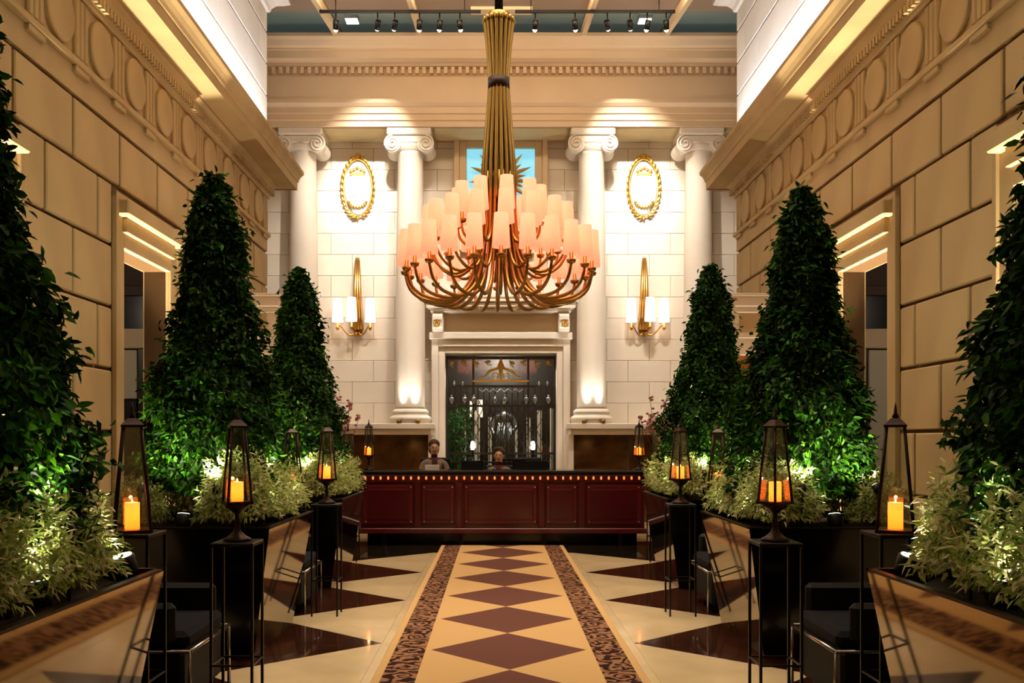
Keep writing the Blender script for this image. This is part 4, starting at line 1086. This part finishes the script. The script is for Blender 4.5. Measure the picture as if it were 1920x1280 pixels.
for s in (-1, 1):
    sd = 'left' if s < 0 else 'right'
    for pi, (y0, y1, pos) in enumerate(PL):
        planter(s, y0, y1, f'tapered mirrored planter, {pos} one of the {sd} row')
        xc, yc = s*2.22, (y0+y1)/2
        t = empty('topiary_tree', (xc, yc, 0), ti*1.3, label=f'tall dark green cone topiary tree in the {pos} {sd} planter', cat='tree', group='cone topiary trees')
        sc = (1.0, 1.02, 0.975, 1.0, 0.99, 0.985)[ti]
        t.scale = (1, 1, sc)
        tag(link('foliage', TREES[ti % 3], None, t), kind='stuff'); link('trunk', tk_me, None, t)
        # single outer leaves on the sides seen
        if pi < 2:
            rr = random.Random(ti)
            for k in range(110):
                z = rr.uniform(1.1, 3.3); th = rr.uniform(-PI, PI); R = float(np.interp(z, PZ, PR))*1.07
                lf = link('leaf', LEAF1, None, t, (R*math.cos(th), R*math.sin(th), z))
                lf.rotation_euler = Euler((rr.uniform(1.2, 2.8), rr.uniform(-.4, .4), th+PI/2+rr.uniform(-.5, .5)))
        ti += 1
        # pale shrubs round the rim
        ii = 0
        spots = []
        xin = s*(XI+0.27); xou = s*(XO-0.24)
        for k, (f, nm) in enumerate(((0.0, 'at the front corner'), (0.34, 'before the middle'), (0.62, 'behind the middle'), (1.0, 'at the rear corner'))):
            if pi == 0 and f == 1.0: continue
            spots.append((xin, y0+0.22+f*(y1-y0-0.44), nm+' of the inner rim'))
        spots += [(s*2.02, y1-0.2, 'at the rear rim'), (xou, y0+0.24, 'at the outer front corner'), (xou, yc+0.2, 'along the outer rim')]
        for (x, y, wh) in spots:
            bsh = empty('variegated_shrub', (x, y, 0.90), rnd.uniform(0, 6.28), label=f'pale variegated shrub {wh} of the {pos} {sd} planter', cat='shrub', group='pale shrubs in the planters')
            k = rnd.uniform(0.88, 1.08); 
            if y < y0+0.3 and abs(x) > XI+0.3: k *= 0.8
            bsh.scale = (k, k, k*rnd.uniform(0.92, 1.12))
            tag(link('foliage', BUSH[ii % 4], None, bsh, (0, 0, 0.10)), kind='stuff'); link('stems', tw_me, None, bsh); ii += 1
        hy = (y1-y0)/2
        for q, (dx, dy, wh) in enumerate(((-0.50, -0.22, 'inner rim'), (0.02, -hy+0.10, 'front rim'), (-0.50, hy-0.16, 'rear inner corner'))):
            uplight((xc+s*dx, yc+dy, 0.90), (xc+s*dx*0.6, yc+dy*0.6, 1.9), 10, 115, f'small black uplight at the {wh} of the {pos} {sd} planter')
        for q, (dx, dy, wh) in enumerate(((-0.22, -hy+0.07, 'front'), (0.30, -hy+0.07, 'outer front'), (-0.53, -0.05, 'inner'))):
            uplight((xc+s*dx, yc+dy, 1.15), (xc+s*dx*0.55, yc+dy*0.5, 1.62), UPW*(0.45 if wh == 'inner' else 1), 130, f'spike uplight close to the {wh} side of the {pos} {sd} tree', spike=True, sc=0.55)
    # floor uplights washing the wall and doorways
    uplight((s*3.56, 9.3, 0.0), (s*3.50, 9.3, 4.5), 2200, 32, f'floor uplight below the middle doorway on the {sd}', WARM2, 0.35)
    uplight((s*3.56, 6.3, 0.0), (s*3.50, 6.3, 4.5), 2200, 34, f'floor uplight below the nearer doorway on the {sd}', WARM2, 0.35)
    uplight((s*3.72, 9.55, 0.0), (s*3.72, 9.95, 2.6), 110, 75, f'floor uplight in the middle doorway of the {sd} wall', WARM2)
    uplight((s*3.22, 11.7, 0.0), (s*3.3, 12.1, 3.0), 160, 60, f'added floor uplight brightening the portal at the far end of the {sd} wall', WARM2)  # extra lamp added to whiten the portal

# flower arrangements behind the ends of the desk
for s, lab in ((-1, 'left'), (1, 'right')):
    o = empty('flower_vase', (s*2.5, 14.7, 0), label=f'tall vase of pink blossom branches behind the {lab} end of the desk', cat='vase')
    MB().lathe([(0.12, 0), (0.15, 0.25), (0.10, 0.65), (0.07, 0.9), (0.10, 1.05)], 18).build('vase', 'bronze', o)
    br = MB(); pe = MB(); rr = random.Random(4)
    for k in range(16):
        a = rr.uniform(0, 2*PI); r = rr.uniform(0.1, 0.38); h = rr.uniform(1.6, 2.2)
        br.tube([(0, 0, 1.0), (r*.4*math.cos(a), r*.4*math.sin(a), 1.4), (r*math.cos(a), r*math.sin(a), h)], [0.008, 0.006, 0.003], 5)
        for j in range(9):
            f = rr.uniform(0.5, 1.0); pe.ball((r*f*math.cos(a)+rr.uniform(-.04, .04), r*f*math.sin(a)+rr.uniform(-.04, .04), 1.4+(h-1.4)*f+rr.uniform(-.03, .03)), 0.026, 0.026, 0.02, 7, 5)
    br.build('branches', 'bark', o); tag(pe.build('blossoms', 'pink_petal', o), kind='stuff')
# leafy plant behind the gate
o = empty('potted_plant', (-0.85, 18.7, 0), label='green leafy plant behind the left leaf of the iron gate', cat='plant')
MB().lathe([(0.16, 0), (0.22, 0.5), (0.23, 0.52), (0.2, 0.5)], 16).build('pot', 'bronze', o)
n = 700; th = RN.random(n)*2*PI; z = RN.uniform(0.6, 2.1, n); r = 0.32*np.sqrt(RN.random(n))
P = np.stack([r*np.cos(th), r*np.sin(th), z], 1)
tag(link('foliage', leaves('foliage', P, RN.normal(0, 1, (n, 3)), RN.normal(0, 1, (n, 3)), RN.uniform(.08, .14, n), RN.uniform(.03, .05, n), colset(n, [(60, 130, 60), (90, 160, 80)]), 'leaf_dark'), None, o), kind='stuff')
